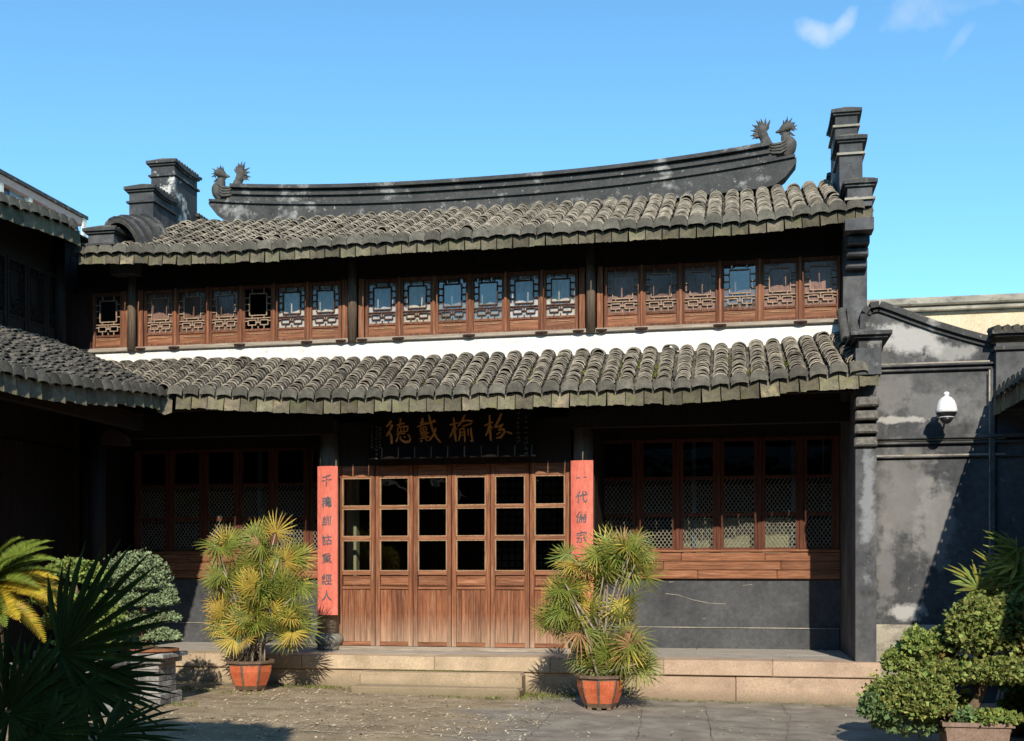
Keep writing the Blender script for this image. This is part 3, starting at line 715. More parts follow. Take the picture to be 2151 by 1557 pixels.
def lattice(x0, x1, z0, z1, y, kind=0):
    mb = MB(); w = x1-x0; h = z1-z0; t = .0068
    def hb(u0, u1, v): mb.box(x0+w*u0, x0+w*u1, y, y+.022, z0+h*v-t, z0+h*v+t)
    def vb(u, v0, v1): mb.box(x0+w*u-t, x0+w*u+t, y+.002, y+.024, z0+h*v0, z0+h*v1)
    a, b, c, d = .17, .83, .34, .88
    hb(a, b, c); hb(a, b, d); vb(a, c, d); vb(b, c, d)
    for u in (.27, .73): vb(u, d, 1.)
    for v in (.46, .62, .78): hb(0, a, v); hb(b, 1, v)
    hb(0, 1, .27); vb(.27, .27, c); vb(.73, .27, c)
    hb(0, .12, .2); hb(.88, 1, .2)
    for (u0, u1) in ((.12, .42), (.58, .88)):
        hb(u0, u1, .22); hb(u0, u1, .1); vb(u0, .1, .22); vb(u1, .1, .22); vb((u0+u1)/2, 0, .1)
    hb(.42, .58, .16); vb(.5, .16, .27); vb(.5, 0, .07)
    return mb
def lattice2(x0, x1, z0, z1, y):
    """the odd leaf with an unfilled open lattice"""
    return lattice(x0, x1, z0, z1, y)
def window_leaf(xa, xb, y, pane_mat, yaw=0., glassy=False, openhole=False):
    z0, z1 = LEAFZ; st = .045
    fr = MB()
    fr.box(xa, xa+st, y-.02, y+.03, z0, z1); fr.box(xb-st, xb, y-.02, y+.03, z0, z1)
    for (za, zb) in ((z0, z0+.035), (z0+.165, z0+.195), (z1-.05, z1)): fr.box(xa+st, xb-st, y-.018, y+.028, za, zb)
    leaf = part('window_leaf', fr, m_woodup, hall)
    part('skirt_panel', MB().box(xa+st, xb-st, y-.003, y+.02, z0+.035, z0+.165), m_woodh, leaf)
    part('moulding', MB().box(xa+st+.06, xb-st-.06, y-.012, y-.003, z0+.118, z0+.128), m_woodp, leaf)
    part('lattice', lattice(xa+st, xb-st, z0+.195, z1-.05, y-.008), m_latp if openhole or pane_mat in BL['pink'] else m_lat, leaf)
    if not openhole:
        part('blind', MB().box(xa+st, xb-st, y+.022, y+.026, z0+.195, z1-.05), pane_mat, leaf)
        hw, hh = (xb-xa)/2-st, (z1-.05-z0-.195)/2; b_ = MB().box(-hw, hw, -.001, .001, -hh, hh)
        Mq = Matrix.Translation(((xa+xb)/2, y+.0172, (z1-.05+z0+.195)/2)) @ Matrix.Rotation(rad(R.uniform(-.5,.5)), 4, 'Z') @ Matrix.Rotation(rad(R.uniform(-.5,.5)), 4, 'X')
        part('pane', MB().xf(Mq, (b_.v, b_.f)), glassy or m_glassU, leaf)
m_latp = M_('lattice strip toned as sunlit', (.20,.125,.08), (.46,.33,.235), 10, .75, .2, stretch=(4,4,4))  # paler copy of lattice strip; sunlight on the bars is put into its colour
m_lat = M_('dark brown lattice strip', (.05,.022,.014), (.13,.055,.03), 10, .7, .2, stretch=(4,4,4))
m_glassU = glass_mat('old upper window glass', (.93,.93,.93), .8)
m_glassD = glass_mat('dusty upper window glass', (.90,.88,.86), .35, .12)
m_glassB = glass_mat('bright mirror like window glass', (.8,.8,.78), 1.9)
BL = {'pale': [m_pale, M_('grey paper blind', (.34,.35,.35), (.50,.50,.48), 3, .8, .05, stretch=(2,1,.6), fine=14), M_('yellowed paper blind', (.44,.40,.33), (.60,.55,.46), 3, .8, .05, stretch=(2,1,.6), fine=14)],
      'pink': [m_pink, M_('brown board shutter', (.17,.105,.085), (.30,.20,.165), 3, .85, .1, stretch=(3,1,.5), fine=16), M_('rose board shutter', (.25,.16,.14), (.38,.26,.225), 3, .85, .1, stretch=(3,1,.5), fine=16)]}
for bay in range(3):
    xa, xb = posts[bay]+.17, posts[bay+1]-.17
    if bay == 2: xb = 1.375
    w = (xb-xa)/6
    for i in range(6):
        hole = (bay == 0 and i == 3)
        pale = bay == 1 or (bay == 0 and i > 3)
        gm = m_glassU if pale else m_glassD
        if bay == 1 and i in (2, 3): gm = m_glassB
        if bay == 2 and i == 3: gm = m_glassB
        window_leaf(xa+w*i+.012, xa+w*(i+1)-.012, YU, R.choice(BL['pale' if pale else 'pink']), glassy=gm, openhole=hole)
        if i < 5:
            part('leaf_stop', MB().cbox(xa+w*(i+1)-.022, xa+w*(i+1)+.022, YU-.045, YU-.021, 4.95, 5.80, .008), m_wood, hall)
        if i % 2 == 0: part('hinge_block', MB().lathe((xa+w*(i+1), YU-.075, 4.905), [(.02,-.02),(.085,0),(.09,.02)], 10, squash=.45), m_darkred, hall)
    for s in (posts[bay]+.15, xb): part('hinge_block', MB().lathe((s, YU-.075, 4.905), [(.02,-.02),(.075,0),(.08,.02)], 10, squash=.45), m_darkred, hall)
part('corner_filler', MB().box(XW-.5, posts[0]-.735, YU-.02, YU+.1, 4.946, 5.799), m_darkred, hall)
xb = posts[0]-.17; window_leaf(xb-.50, xb, YU, m_pink, openhole=True)
part('leaf_stop', MB().box(xb-.56, xb-.51, YU-.04, YU+.03, 4.95, 5.8), m_darkred, hall)

# ground storey: doors
dxa, dxb = X_(711, YD), X_(1197, YD)
cut = []
part('door_head', MB().box(dxa-.02, dxb+.02, YD-.03, YD+.15, 3.10, 3.72), m_dark, hall)
part('threshold', MB().cbox(dxa-.05, dxb+.05, YD-.10, YD+.10, FZ-.01, FZ+.055, .012, .004), m_sill, hall)
dw = (dxb-dxa)/6
for i in range(6):
    xa, xb = dxa+dw*i+.006, dxa+dw*(i+1)-.006; st = .062; y = YD + R.uniform(-.008, .008)
    fr = MB(); fr.box(xa, xa+st, y-.028, y+.03, .53, 3.098); fr.box(xb-st, xb, y-.028, y+.03, .53, 3.098)
    leaf = part('door_leaf', fr, m_wood, hall)
    for (za, zb) in ((.53,.585), (1.335,1.375), (1.535,1.595), (2.035,2.085), (2.485,2.52), (2.925,3.097)):
        part('rail', MB().cbox(xa+st, xb-st, y-.026, y+.028, za, zb, .006, .002), m_woodh, leaf)
    for (za, zb) in ((1.595,2.035), (2.085,2.485), (2.52,2.925)):
        M = Matrix.Translation(((xa+xb)/2, y+.012, (za+zb)/2)) @ Matrix.Rotation(rad(R.uniform(-.5,.5)), 4, 'Z') @ Matrix.Rotation(rad(R.uniform(-.5,.5)), 4, 'X')
        hw, hh = (xb-xa)/2-st, (zb-za)/2
        pane = MB().xf(M, MBv := (lambda b: (b.v, b.f))(MB().box(-hw, hw, -.002, .002, -hh, hh)))
        part('pane', pane, m_glass, leaf)
        bead = MB(); q = .013
        bead.box(xa+st, xa+st+q, y-.022, y+.01, za, zb); bead.box(xb-st-q, xb-st, y-.022, y+.01, za, zb); bead.box(xa+st+q, xb-st-q, y-.022, y+.01, za, za+q); bead.box(xa+st+q, xb-st-q, y-.022, y+.01, zb-q, zb)
        part('glazing_bead', bead, m_woodp, leaf)
    part('small_panel', MB().cbox(xa+st+.004, xb-st-.004, y-.008, y+.02, 1.38, 1.53, .012), m_woodh, leaf)
    part('panel_moulding', (lambda b: b.box(xa+st+.03, xb-st-.03, y-.016, y-.006, 1.50, 1.51).box(xa+st+.03, xb-st-.03, y-.016, y-.006, 1.40, 1.41))(MB()), m_wood, leaf)
    n = R.choice((4, 5, 5)); xx = xa+st
    cuts = sorted([xa+st] + [xa+st+(xb-xa-2*st)*(k+R.uniform(-.18,.18))/n for k in range(1, n)] + [xb-st])
    for k in range(n):
        yo = R.uniform(-.004, .004)
        part('plank', MB().cbox(cuts[k]+.0015, cuts[k+1]-.0015, y-.006+yo, y+.02, .587, 1.333, .003), m_wood, leaf)
# door surround and columns
for (px0, px1, pxc) in ((666, 710, 689), (1198, 1245, 1224)):
    xc = X_(pxc, YD-.12)
    col_ = part('column', MB().tube([(xc,YD-.06,FZ+.22),(xc,YD-.06,3.75)], [.145,.135], 18), m_post, hall, smooth=True)
    part('column_base', MB().lathe((xc, YD-.06, FZ), [(.16,0),(.17,.03),(.165,.07),(.19,.09),(.205,.14),(.20,.19),(.16,.225),(.15,.235)], 20), m_drum, col_, smooth=True)
part('door_post', MB().cbox(dxa-.11, dxa-.004, YD-.03, YD+.1, FZ, 3.1, .01), m_post, hall)
part('door_post', MB().cbox(dxb+.004, dxb+.11, YD-.03, YD+.1, FZ, 3.1, .01), m_wood, hall)
# return walls from door plane to side bays
for s, x in ((-1, dxa-.30), (1, dxb+.30)):
    part('return_wall', MB().box(x-.04, x+.04, YD+.05, YB, FZ, 4.0), m_dark, hall)
# side bays
def side_bay(x0, x1, mull, meshed, label):
    wall = part('dado_wall', MB().box(x0, x1, YB, YB+.2, FZ-.1, 1.475), m_dado, hall, label=label)
    part('dado_ledge', MB().cbox(x0, x1, YB-.03, YB-.001, FZ-.02, .775, .015), m_dado, wall)
    part('ledge_edge', MB().box(x0+.01, x1-.01, YB-.034, YB-.02, .768, .779), m_cement, wall)
    zz = 1.48
    for k in range(3):
        zt = zz + .128; xx = x0
        while xx < x1-.05:
            w = R.uniform(.9, 1.7); x2 = min(x1, xx+w)
            if x1-x2 < .3: x2 = x1
            part('plank', MB().cbox(xx+.0015, x2-.0015, YB-.06+R.uniform(-.004,.004), YB+.04, zz+.001, zt-.003, .01), m_woodh, wall); xx = x2
        zz = zt
    part('window_sill', MB().cbox(x0, x1, YB-.075, YB+.06, 1.868, 1.905, .012), m_woodh, wall)
    part('head_wall', MB().box(x0, x1, YB-.02, YB+.1, 3.53, 4.4), m_dark, wall)
    for k in range(len(mull)-1):
        xa, xb = mull[k]+.03, mull[k+1]-.03; st = .05
        fr = MB(); fr.box(xa, xa+st, YB-.03, YB+.03, 1.907, 3.528); fr.box(xb-st, xb, YB-.03, YB+.03, 1.907, 3.528)
        for (za, zb) in ((1.907,1.935), (2.39,2.44), (2.93,2.975), (3.48,3.527)): fr.box(xa+st, xb-st, YB-.028, YB+.028, za, zb)
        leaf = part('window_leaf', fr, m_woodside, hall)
        for (za, zb) in ((1.935,2.39), (2.44,2.93), (2.975,3.48)): part('pane', MB().box(xa+st, xb-st, YB+.005, YB+.009, za, zb), m_glass, leaf)
        for (za, zb) in ((1.935,2.39), (2.44,2.93)):
            wm = MB(); sx, sz = .058, .082; t = .0035
            nx_ = int((xb-xa-2*st)/sx)+1; nz_ = int((zb-za)/sz)+1
            for i in range(nx_):
                for j in range(nz_):
                    for s in (0, 1):
                        p = Vector((xa+st+i*sx, YB-.022, za+j*sz)); q = p + Vector((sx, 0, sz))
                        if s: p, q = Vector((p.x, p.y, q.z)), Vector((q.x, q.y, p.z))
                        m1 = min(1., (xb-st-p.x)/sx); 
                        tops = [min(1., m1)]
                        if q.z > zb: tops.append((zb-p.z)/(q.z-p.z) if q.z != p.z else 1)
                        if s and p.z > zb: continue
                        u = max(.0, min(tops)); q = p + (q-p)*u
                        dd = (q-p)
                        if dd.length < .01: continue
                        nrm = Vector((-dd.z, 0, dd.x)).normalized()*t
                        wm.add([p+nrm, p-nrm, q-nrm, q+nrm, p+nrm+Vector((0,.006,0)), p-nrm+Vector((0,.006,0)), q-nrm+Vector((0,.006,0)), q+nrm+Vector((0,.006,0))], [(0,1,2,3),(4,7,6,5),(0,3,7,4),(1,5,6,2)])
            part('wire_mesh', wm, m_wire, leaf)
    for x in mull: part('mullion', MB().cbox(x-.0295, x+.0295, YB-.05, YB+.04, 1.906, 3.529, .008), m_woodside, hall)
    return wall
p = X_(1424, YB); mR = [p-1.19] + [p + .585*k for k in range(-1, 4)] + [1.425]
side_bay(dxb+.26, 1.46, mR, True, 'dark grey wall below the window row right of the doors')
p = X_(649, YB); mL = [p - .585*k for k in range(0, 6)][::-1]
side_bay(-9.9, dxa-.26, [m for m in mL if m < dxa-.4] + [dxa-.32], True, 'dark grey wall below the window row left of the doors')
# inside: dark room, blue bars, cream curtains, carved screen
sc_ = MB()
for pts in ([(1398,1247),(1425,1250),(1455,1260),(1490,1267),(1525,1269)], [(1560,1230),(1580,1228)], [(1405,1223),(1416,1222)], [(1475,1300),(1483,1299)]):
    P_ = [PX3(a_, b_, YB-.002) for a_, b_ in pts]
    for i in range(len(P_)-1):
        a_, b_ = P_[i], P_[i+1]; h_ = .004
        sc_.add([(a_[0],a_[1],a_[2]-h_),(b_[0],b_[1],b_[2]-h_),(b_[0],b_[1],b_[2]+h_),(a_[0],a_[1],a_[2]+h_)], [(0,1,2,3)])
part('chalk_scratches', sc_, m_cement, hall, kind='stuff')
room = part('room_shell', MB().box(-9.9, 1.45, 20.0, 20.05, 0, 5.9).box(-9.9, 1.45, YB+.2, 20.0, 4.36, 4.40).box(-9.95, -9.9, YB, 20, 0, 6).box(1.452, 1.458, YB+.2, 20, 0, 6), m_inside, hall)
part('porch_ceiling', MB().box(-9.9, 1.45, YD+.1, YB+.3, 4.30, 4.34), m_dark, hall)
for px in (1458, 1667, 546):
    x = X_(px, YB+.14); part('inside_bar', MB().box(x-.03, x+.03, YB+.12, YB+.16, 1.5, 3.5), m_blue, hall)
part('curtain', MB().box(X_(1436, YB+.25), X_(1676, YB+.25), YB+.25, YB+.26, 1.6, 2.38), m_cream, hall)
scr = MB(); sx0, sx1 = X_(1010, 18.6), X_(1215, 18.6)
for i in range(15):
    x = sx0 + (sx1-sx0)*i/14; scr.box(x-.012, x+.012, 18.6, 18.63, .6, 3.3)
for j in range(22):
    z = .7 + 2.5*j/21; scr.box(sx0, sx1, 18.605, 18.628, z-.011, z+.011)
screen = part('lattice_screen', scr, m_dark, hall)
part('screen_backing', MB().box(sx0, sx1, 18.7, 18.71, 1.6, 3.3), m_pale, screen)
xx = X_(738, YD+1.0); part('inner_post', MB().box(xx-.08, xx+.08, YD+1.0, YD+1.15, FZ, 3.5), m_cream, hall)
# porch beams
part('porch_beam', MB().box(XE-.3, 1.46, 14.92, 15.06, 3.86, 4.02), m_dark, hall)
part('tie_beam', MB().box(dxb+.02, 1.46, 15.45, 15.60, 3.55, 3.8), m_dark, hall)
part('tie_beam', MB().box(XE-1.5, dxa-.02, 15.45, 15.60, 3.55, 3.8), m_dark, hall)
for px in (185,):
    x = X_(px, 15.4); part('corner_column', MB().tube([(x,15.4,FZ),(x,15.4,3.9)], [.13,.12], 14), m_dark, hall, smooth=True)

# ------------------------------------------------------------------ name plaque and couplet boards
PY = 15.30
pl = thing('name_plaque', (X_(950, PY), PY, 3.2), 'black name plaque with four gilded brush characters hanging above the doors', 'plaque')
x0, z0 = PX(776, 964, PY); x1, _ = PX(1124, 964, PY); z1 = 4.02
part('board', MB().cbox(x0, x1, PY, PY+.06, z0, z1, .012), m_board, pl)
fr = MB(); q = .035
fr.cbox(x0-.01, x1+.01, PY-.02, PY-.002, z0-.012, z0+q, .008); fr.cbox(x0-.01, x1+.01, PY-.02, PY-.002, z1-q, z1, .008); fr.cbox(x0-.01, x0+q, PY-.018, PY-.002, z0+q, z1-q, .008); fr.cbox(x1-q, x1+.01, PY-.018, PY-.002, z0+q, z1-q, .008)
part('plaque_frame', fr, m_board, pl)
STROKES = {
 'de': [[(350,135,16),(325,175,14),(290,208,8)],[(365,180,15),(335,245,15),(290,320,10)],[(330,270,12),(352,330,17),(355,412,13)],
        [(408,192,10),(455,178,12),(512,160,10)],[(460,105,13),(458,150,12),(440,205,9)],[(428,215,9),(422,275,10)],[(428,218,9),(480,205,10),(545,200,10),(540,262,10)],[(465,212,7),(462,265,7)],[(500,210,7),(498,262,7)],[(424,275,9),(480,265,9),(540,258,9)],[(405,300,8),(470,288,9),(520,284,8)],
        [(432,310,9),(420,350,11),(405,388,12)],[(455,318,9),(462,360,13),(510,388,18),(560,385,16),(578,350,10),(560,318,6)],[(500,318,10),(518,340,10)],[(545,300,11),(570,318,11)]],
 'dai': [[(655,210,10),(730,180,14),(800,160,14),(880,140,11)],[(722,100,13),(718,150,13),(700,195,10)],[(690,160,10),(740,145,11)],[(760,150,9),(765,175,9)],[(795,62,13),(815,150,15),(840,240,16),(890,340,17),(938,395,10)],[(880,220,15),(860,290,14),(800,372,12)],[(850,120,12),(878,150,12)],
        [(690,225,8),(700,275,8)],[(690,225,8),(765,205,8),(768,262,8)],[(730,218,6),(734,270,6)],[(698,250,6),(768,236,6)],[(700,275,8),(770,262,8)],[(690,295,8),(800,275,9)],[(715,290,8),(720,345,8)],[(755,285,8),(758,340,8)],[(700,318,7),(785,305,7)],[(685,350,9),(810,325,9)],[(715,365,9),(700,385,10)],[(755,352,9),(785,378,10)]],
 'yu': [[(1042,185,9),(1090,172,12),(1150,158,9)],[(1090,95,13),(1100,180,16),(1105,290,17),(1120,385,11)],[(1098,200,12),(1075,270,13),(1045,332,10)],[(1110,215,10),(1132,240,9)],
        [(1225,65,13),(1195,130,13),(1140,205,9)],[(1190,145,9),(1240,130,11),(1320,140,12)],[(1190,200,9),(1250,185,11),(1310,165,9)],
        [(1165,235,10),(1168,310,12),(1150,375,10)],[(1165,238,9),(1215,222,11),(1222,300,12),(1225,385,10)],[(1175,275,7),(1215,265,7)],[(1175,310,7),(1215,302,7)],[(1262,230,9),(1264,310,9)],[(1295,215,12),(1300,290,14),(1318,385,13),(1285,370,7)]],
 'fen': [[(1455,195,10),(1510,172,13),(1560,150,9)],[(1520,65,12),(1520,160,16),(1525,280,17),(1535,372,12)],[(1515,195,12),(1495,265,14),(1470,315,10)],[(1535,200,10),(1560,225,9)],
        [(1660,45,14),(1632,120,17),(1578,215,10)],[(1585,215,10),(1640,195,12),(1680,175,9)],[(1680,170,10),(1655,210,11),(1620,250,9)],[(1620,245,10),(1690,235,13),(1695,275,15),(1650,330,16),(1595,340,8)],[(1655,265,9),(1600,300,8)],[(1715,265,9),(1760,278,13),(1785,290,11)]]}
def brush(strokes, y):
    mb = MB()
    for st in strokes:
        pts = []
        for i in range(len(st)-1):
            for u in (0, .25, .5, .75): pts.append([st[i][k]*(1-u)+st[i+1][k]*u for k in range(3)])
        pts.append(st[-1])
        L_ = []; R_ = []
        for i, p_ in enumerate(pts):
            a = pts[max(0, i-1)]; b = pts[min(len(pts)-1, i+1)]
            dx, dz = b[0]-a[0], b[1]-a[1]; l = math.hypot(dx, dz) or 1
            w = p_[2] * (1.0 + R.uniform(-.1, .1)) * (.62 if i in (0, len(pts)-1) else 1.)
            L_.append((p_[0]-dz/l*w, p_[1]+dx/l*w)); R_.append((p_[0]+dz/l*w, p_[1]-dx/l*w))
        W3 = lambda q: PX(760+q[0]/5.66, 860+q[1]/5.66, y)
        n = len(mb.v); k = len(L_)
        for yy in (0, .012):
            for q in L_ + R_: X, Z = W3(q); mb.v.append((X, y+yy, Z))
        for i in range(k-1):
            mb.f.append((n+i, n+i+1, n+k+i+1, n+k+i)); mb.f.append((n+i, n+2*k+i, n+2*k+i+1, n+i+1)); mb.f.append((n+k+i, n+k+i+1, n+3*k+i+1, n+3*k+i))
        mb.f.append((n, n+k, n+3*k, n+2*k)); mb.f.append((n+k-1, n+3*k-1, n+4*k-1, n+2*k-1))
        y -= .0004
    return mb
for key in STROKES: part('gilded_character', brush([[(a, b, c*.82) for a, b, c in s_] for s_ in STROKES[key]], PY-.012), m_gold, pl)
def small_marks(px, y0, y1, n, w):
    st = []
    for k in range(n):
        cy = y0 + (y1-y0)*(k+.5)/n; hh = (y1-y0)/n*.36
        for _ in range(5):
            a = R.choice((0, 0, 90, 70, 110, 40)); a = rad(a); ox, oy = R.uniform(-w*.5, w*.5), R.uniform(-hh*.7, hh*.7); l = R.uniform(.4, .9)*w*.6
            st.append([(px+ox-l*math.cos(a), cy+oy-l*math.sin(a), 2.6), (px+ox+l*math.cos(a), cy+oy+l*math.sin(a), 2.2)])
    return brush(st, PY-.006)
for (px, a, b, n, w) in ((1860, 20, 410, 7, 30), (1955, 60, 560, 8, 34), (120, 180, 470, 8, 22), (175, 190, 600, 9, 24), (215, 200, 470, 8, 24)):
    part('inscription_column', small_marks(px, a, b, n, w), m_goldd, pl, kind='stuff')
def couplet(px0, px1, py0, py1, chars, ys_, label, hs):
    Y = 15.38; xa, zt = PX(px0, py0, Y); xb, zb = PX(px1, py1, Y); xm, hw = (xa+xb)/2, (xb-xa)/2
    t = thing('couplet_board', (xm, Y, zb), label, 'couplet board', 'red couplet boards on the columns beside the doors')
    n = 8; mb = MB(); prof = []
    for i in range(n+1):
        u = 2*i/n-1; prof.append((xm+hw*u, Y - .035*(1-u*u)))
    zs = [zb, zb+.03, zt-.03, zt]
    for yy in (0, .022):
        for z in zs:
            for (x, y) in prof: mb.v.append((x, y+yy, z))
    m = n+1; tot = m*4
    for j in range(3):
        for i in range(n):
            mb.f.append((j*m+i, j*m+i+1, (j+1)*m+i+1, (j+1)*m+i)); mb.f.append((tot+j*m+i, tot+(j+1)*m+i, tot+(j+1)*m+i+1, tot+j*m+i+1))
    for i in range(n): mb.f.append((i, tot+i, tot+i+1, i+1)); mb.f.append((3*m+i, 3*m+i+1, tot+3*m+i+1, tot+3*m+i))
    for j in range(3): mb.f.append((j*m, (j+1)*m, tot+(j+1)*m, tot+j*m)); mb.f.append((j*m+n, tot+j*m+n, tot+(j+1)*m+n, (j+1)*m+n))
    part('board', mb, m_red, t)
    for ch, py, hgt in zip(chars, ys_, hs):
        v, f = GL[ch]; s = hgt * (zt-zb)/(py1-py0)
        _, zc = PX((px0+px1)/2, py, Y); sh = R.uniform(-.12, .16); ro = rad(R.uniform(-5, 4)); out = MB()
        vv = []
        for c in v:
            x, z = (c.x-.5)*s*.95, (c.y-.38)*s
            x += z*sh + .0015*math.sin(90*z); z += x*.10 + .0015*math.sin(80*x)
            x, z = x*math.cos(ro)-z*math.sin(ro), x*math.sin(ro)+z*math.cos(ro)
            u = x/hw; vv.append((xm+x, Y-.035*(1-u*u)-.004-c.z*.1, zc+z))
        part('ink_character', out.add(vv, f), m_ink, t)
    return t
couplet(667, 709, 980, 1292, '千穐訓詁重經人', (1010, 1055, 1094, 1134, 1173, 1217, 1251), 'red couplet board of seven ink characters on the column left of the doors', (25, 24, 22, 24, 23, 25, 24))
couplet(1199, 1246, 968, 1285, '一代儒宗', (1004, 1044, 1086, 1128), 'red couplet board on the column right of the doors, half hidden by the palm', (24, 27, 26, 25))

# ------------------------------------------------------------------ left side wing
wing = thing('side_wing', (XW, 12, 0), 'dark two storey side wing with tiled eaves along the left of the courtyard', 'building')
def rise_w(y): return .26*sstep((y-11.2)/3.4)
def wl_pt(a, b): return Vector((XE-b, a, 3.70 + rise_w(a) + .02 + .415*b))
wl = Roof(wl_pt, (0,1,0), (-1,0,0), .225)
Y0W = -3.5
vw1 = lambda a: 0. if a < YE else (a-YE)/1.27*(XE-XW)
wlow = part('lower_roof', sheet(wl, Y0W, 15.72, lambda a: max(.02, vw1(a)), lambda a: XE-XW, -.02, 40, 4), m_under, wing)
cols = []; a = YE - .16
while a > 7: cols.append(a); a -= .225
cnt = [0]
def wi(a, r):
    if a > 10.4 and r < 17 and cnt[0] < 296: cnt[0] += 1; return True
    return False
up_cols = []; a = YE - .16 + .225
while a < 15.6: up_cols.append(a); a += .225
build_roof(wlow, wl, cols, lambda a: 0., lambda a: XE-XW-.1, .09, wi, keep=lambda a: a < YE-.02)
build_roof(wlow, wl, up_cols, vw1, lambda a: XE-XW-.1, .09, lambda a, r: False, drips=False)
# valley tiles
mb = MB()
for k in range(14):
    u = k/13; M = Matrix.Translation((XE-.02+(XW-XE)*u, YE-.05+1.27*u, 3.95+.75*u)) @ Matrix.Rotation(rad(-58+180), 4, 'Z') @ Matrix.Rotation(rad(18), 4, 'X')
    mb.xf(M, COVER[0])
part('valley_tile_row', mb, m_drip, wlow)
mb = MB().add(*plate([(-.11,0),(0,-.03),(.11,0)], [(-.10,-.22),(0,-.26),(.10,-.22)], 0, .03))
M = Matrix.Translation((XE+.02, YE-.03, 3.99)) @ Matrix.Rotation(rad(45), 4, 'Z')
part('corner_tile', MB().xf(M, (mb.v, mb.f)), m_drip, wlow)
XE2 = -9.2
def wu_pt(a, b): return Vector((XE2-b, a, 6.24 + .2*sstep((a-12.2)/2.6) + .27*b))
wu = Roof(wu_pt, (0,1,0), (-1,0,0), .225)
wup = part('upper_roof', sheet(wu, Y0W, 15.85, lambda a: .02, lambda a: 2.6, -.02, 30, 4), m_under, wing)
cols = []; a = 14.60
while a > 9: cols.append(a); a -= .225
build_roof(wup, wu, cols, lambda a: 0., lambda a: 1.2, .13, lambda a, r: r < 2 and a > 12.5)
def raf_w(owner, roof, y0, y1, step, b1):
    a = y0
    while a < y1:
        p, q = roof.pt(a, .06), roof.pt(a, b1); mbx = MB(); d = (q-p); ey = d.normalized(); ex = Vector((0,1,0)); ez = ex.cross(ey)
        mbx.obox((p+q)/2 + Vector((0,0,-.09)), (.07, d.length, .07), Matrix((ex, ey, ez)).transposed()); part('rafter', mbx, m_dark, owner); a += step
raf_w(wlow, wl, 9.8, 14.4, .45, 2.0); raf_w(wup, wu, 11.5, 14.6, .45, .6)
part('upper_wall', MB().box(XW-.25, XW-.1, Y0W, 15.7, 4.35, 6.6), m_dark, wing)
part('sill', MB().box(XW-.1, XW+.03, Y0W, 15.65, 4.78, 4.86), m_darkred, wing)
for yy in (9.2, 11.3, 13.4, 15.3):
    part('post', MB().tube([(XW-.03,yy,4.7),(XW-.03,yy,6.5)], .09, 12), m_dark, wing, smooth=True)
def wleaf(ya, yb):
    fr = MB(); st = .045; x = XW-.06
    for y in (ya, yb-st): fr.box(x-.02, x+.03, y, y+st, 4.87, 5.95)
    for (za, zb) in ((4.87,4.91), (5.12,5.15), (5.90,5.95)): fr.box(x-.018, x+.028, ya+st, yb-st, za, zb)
    leaf = part('window_leaf', fr, m_dark, wing)
    part('skirt_panel', MB().box(x-.01, x+.012, ya+st, yb-st, 4.91, 5.12), m_dark, leaf)
    lt = lattice(ya+st, yb-st, 5.15, 5.90, 0); lt.v = [(x+.012-v[1], v[0], v[2]) for v in lt.v]
    part('lattice', lt, m_dark, leaf)
for k in range(3):
    for i in range(4):
        ya = 9.3 + 2.1*k + .12 + i*.46; wleaf(ya, ya+.44)
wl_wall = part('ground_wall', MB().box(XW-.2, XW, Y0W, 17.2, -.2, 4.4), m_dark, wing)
part('upper_end_wall', MB().box(XW-2.5, XW-.1, 15.71, 15.9, 4.35, 6.6), m_dark, wing)
for k in range(22):
    ya = 10.2 + .26*k
    if ya < 15.6: part('wall_board', MB().cbox(XW+.004, XW+.03, ya+.003, ya+.255, .3, 3.4, .004), m_dark, wl_wall)
for yy in (9.3, 12.0, 14.7):
    c_ = part('column', MB().tube([(-8.85,yy,.25),(-8.85,yy,3.9)], [.13,.12], 14), m_dark, wing, smooth=True)
    part('column_base', MB().lathe((-8.85,yy,.02), [(.17,0),(.2,.1),(.15,.24)], 14), m_drum, c_)
part('eave_beam', MB().box(-8.22, -8.08, Y0W, 14.6, 3.55, 3.78), m_dark, wing)
part('wing_floor', MB().box(XW, -8.0, Y0W, YP-.04, -.2, .3), m_floor, wing)
lm = part('bracket', MB().prism([(X_(212, 14.3), 3.33), (X_(275, 14.3), 3.30), (X_(268, 14.3), 3.44), (X_(240, 14.3), 3.54), (X_(222, 14.3), 3.5)], 14.25, 14.33), m_darkred, wing)

# ------------------------------------------------------------------ right: dark courtyard wall
YK = 15.2
cw = thing('courtyard_wall', (2.4, YK, 0), 'tall black plastered courtyard wall with curved coping and peeling white patches', 'wall')
top = [PX(*q, YK) for q in ((1817, 700), (1819, 662), (1828, 650), (1846, 647), (1870, 655), (1905, 668), (1960, 688), (2020, 706), (2080, 722), (2230, 735))]
poly = [(1.715, -.3)] + [(1.715, top[0][1])] + top[0:] + [(top[-1][0], -.3)]
part('wall_face', MB().prism(poly, YK, YK+.35), m_wall, cw)
cop = MB()
for i in range(len(top)-2):
    (xa, za), (xb, zb) = top[i], top[i+1]; dx, dz = xb-xa, zb-za; l = math.hypot(dx, dz); nx_, nz_ = -dz/l, dx/l
    for (o0, o1, yf) in ((-.05, .0, YK-.035), (.0, .075, YK-.08)):
        cop.add([(xa+nx_*o0,yf,za+nz_*o0),(xb+nx_*o0,yf,zb+nz_*o0),(xb+nx_*o1,yf,zb+nz_*o1),(xa+nx_*o1,yf,za+nz_*o1),(xa+nx_*o0,YK+.4,za+nz_*o0),(xb+nx_*o0,YK+.4,zb+nz_*o0),(xb+nx_*o1,YK+.4,zb+nz_*o1),(xa+nx_*o1,YK+.4,za+nz_*o1)],
                [(0,1,2,3),(7,6,5,4),(0,4,5,1),(3,2,6,7),(1,5,6,2),(0,3,7,4)])
part('coping', cop, m_ridge, cw)
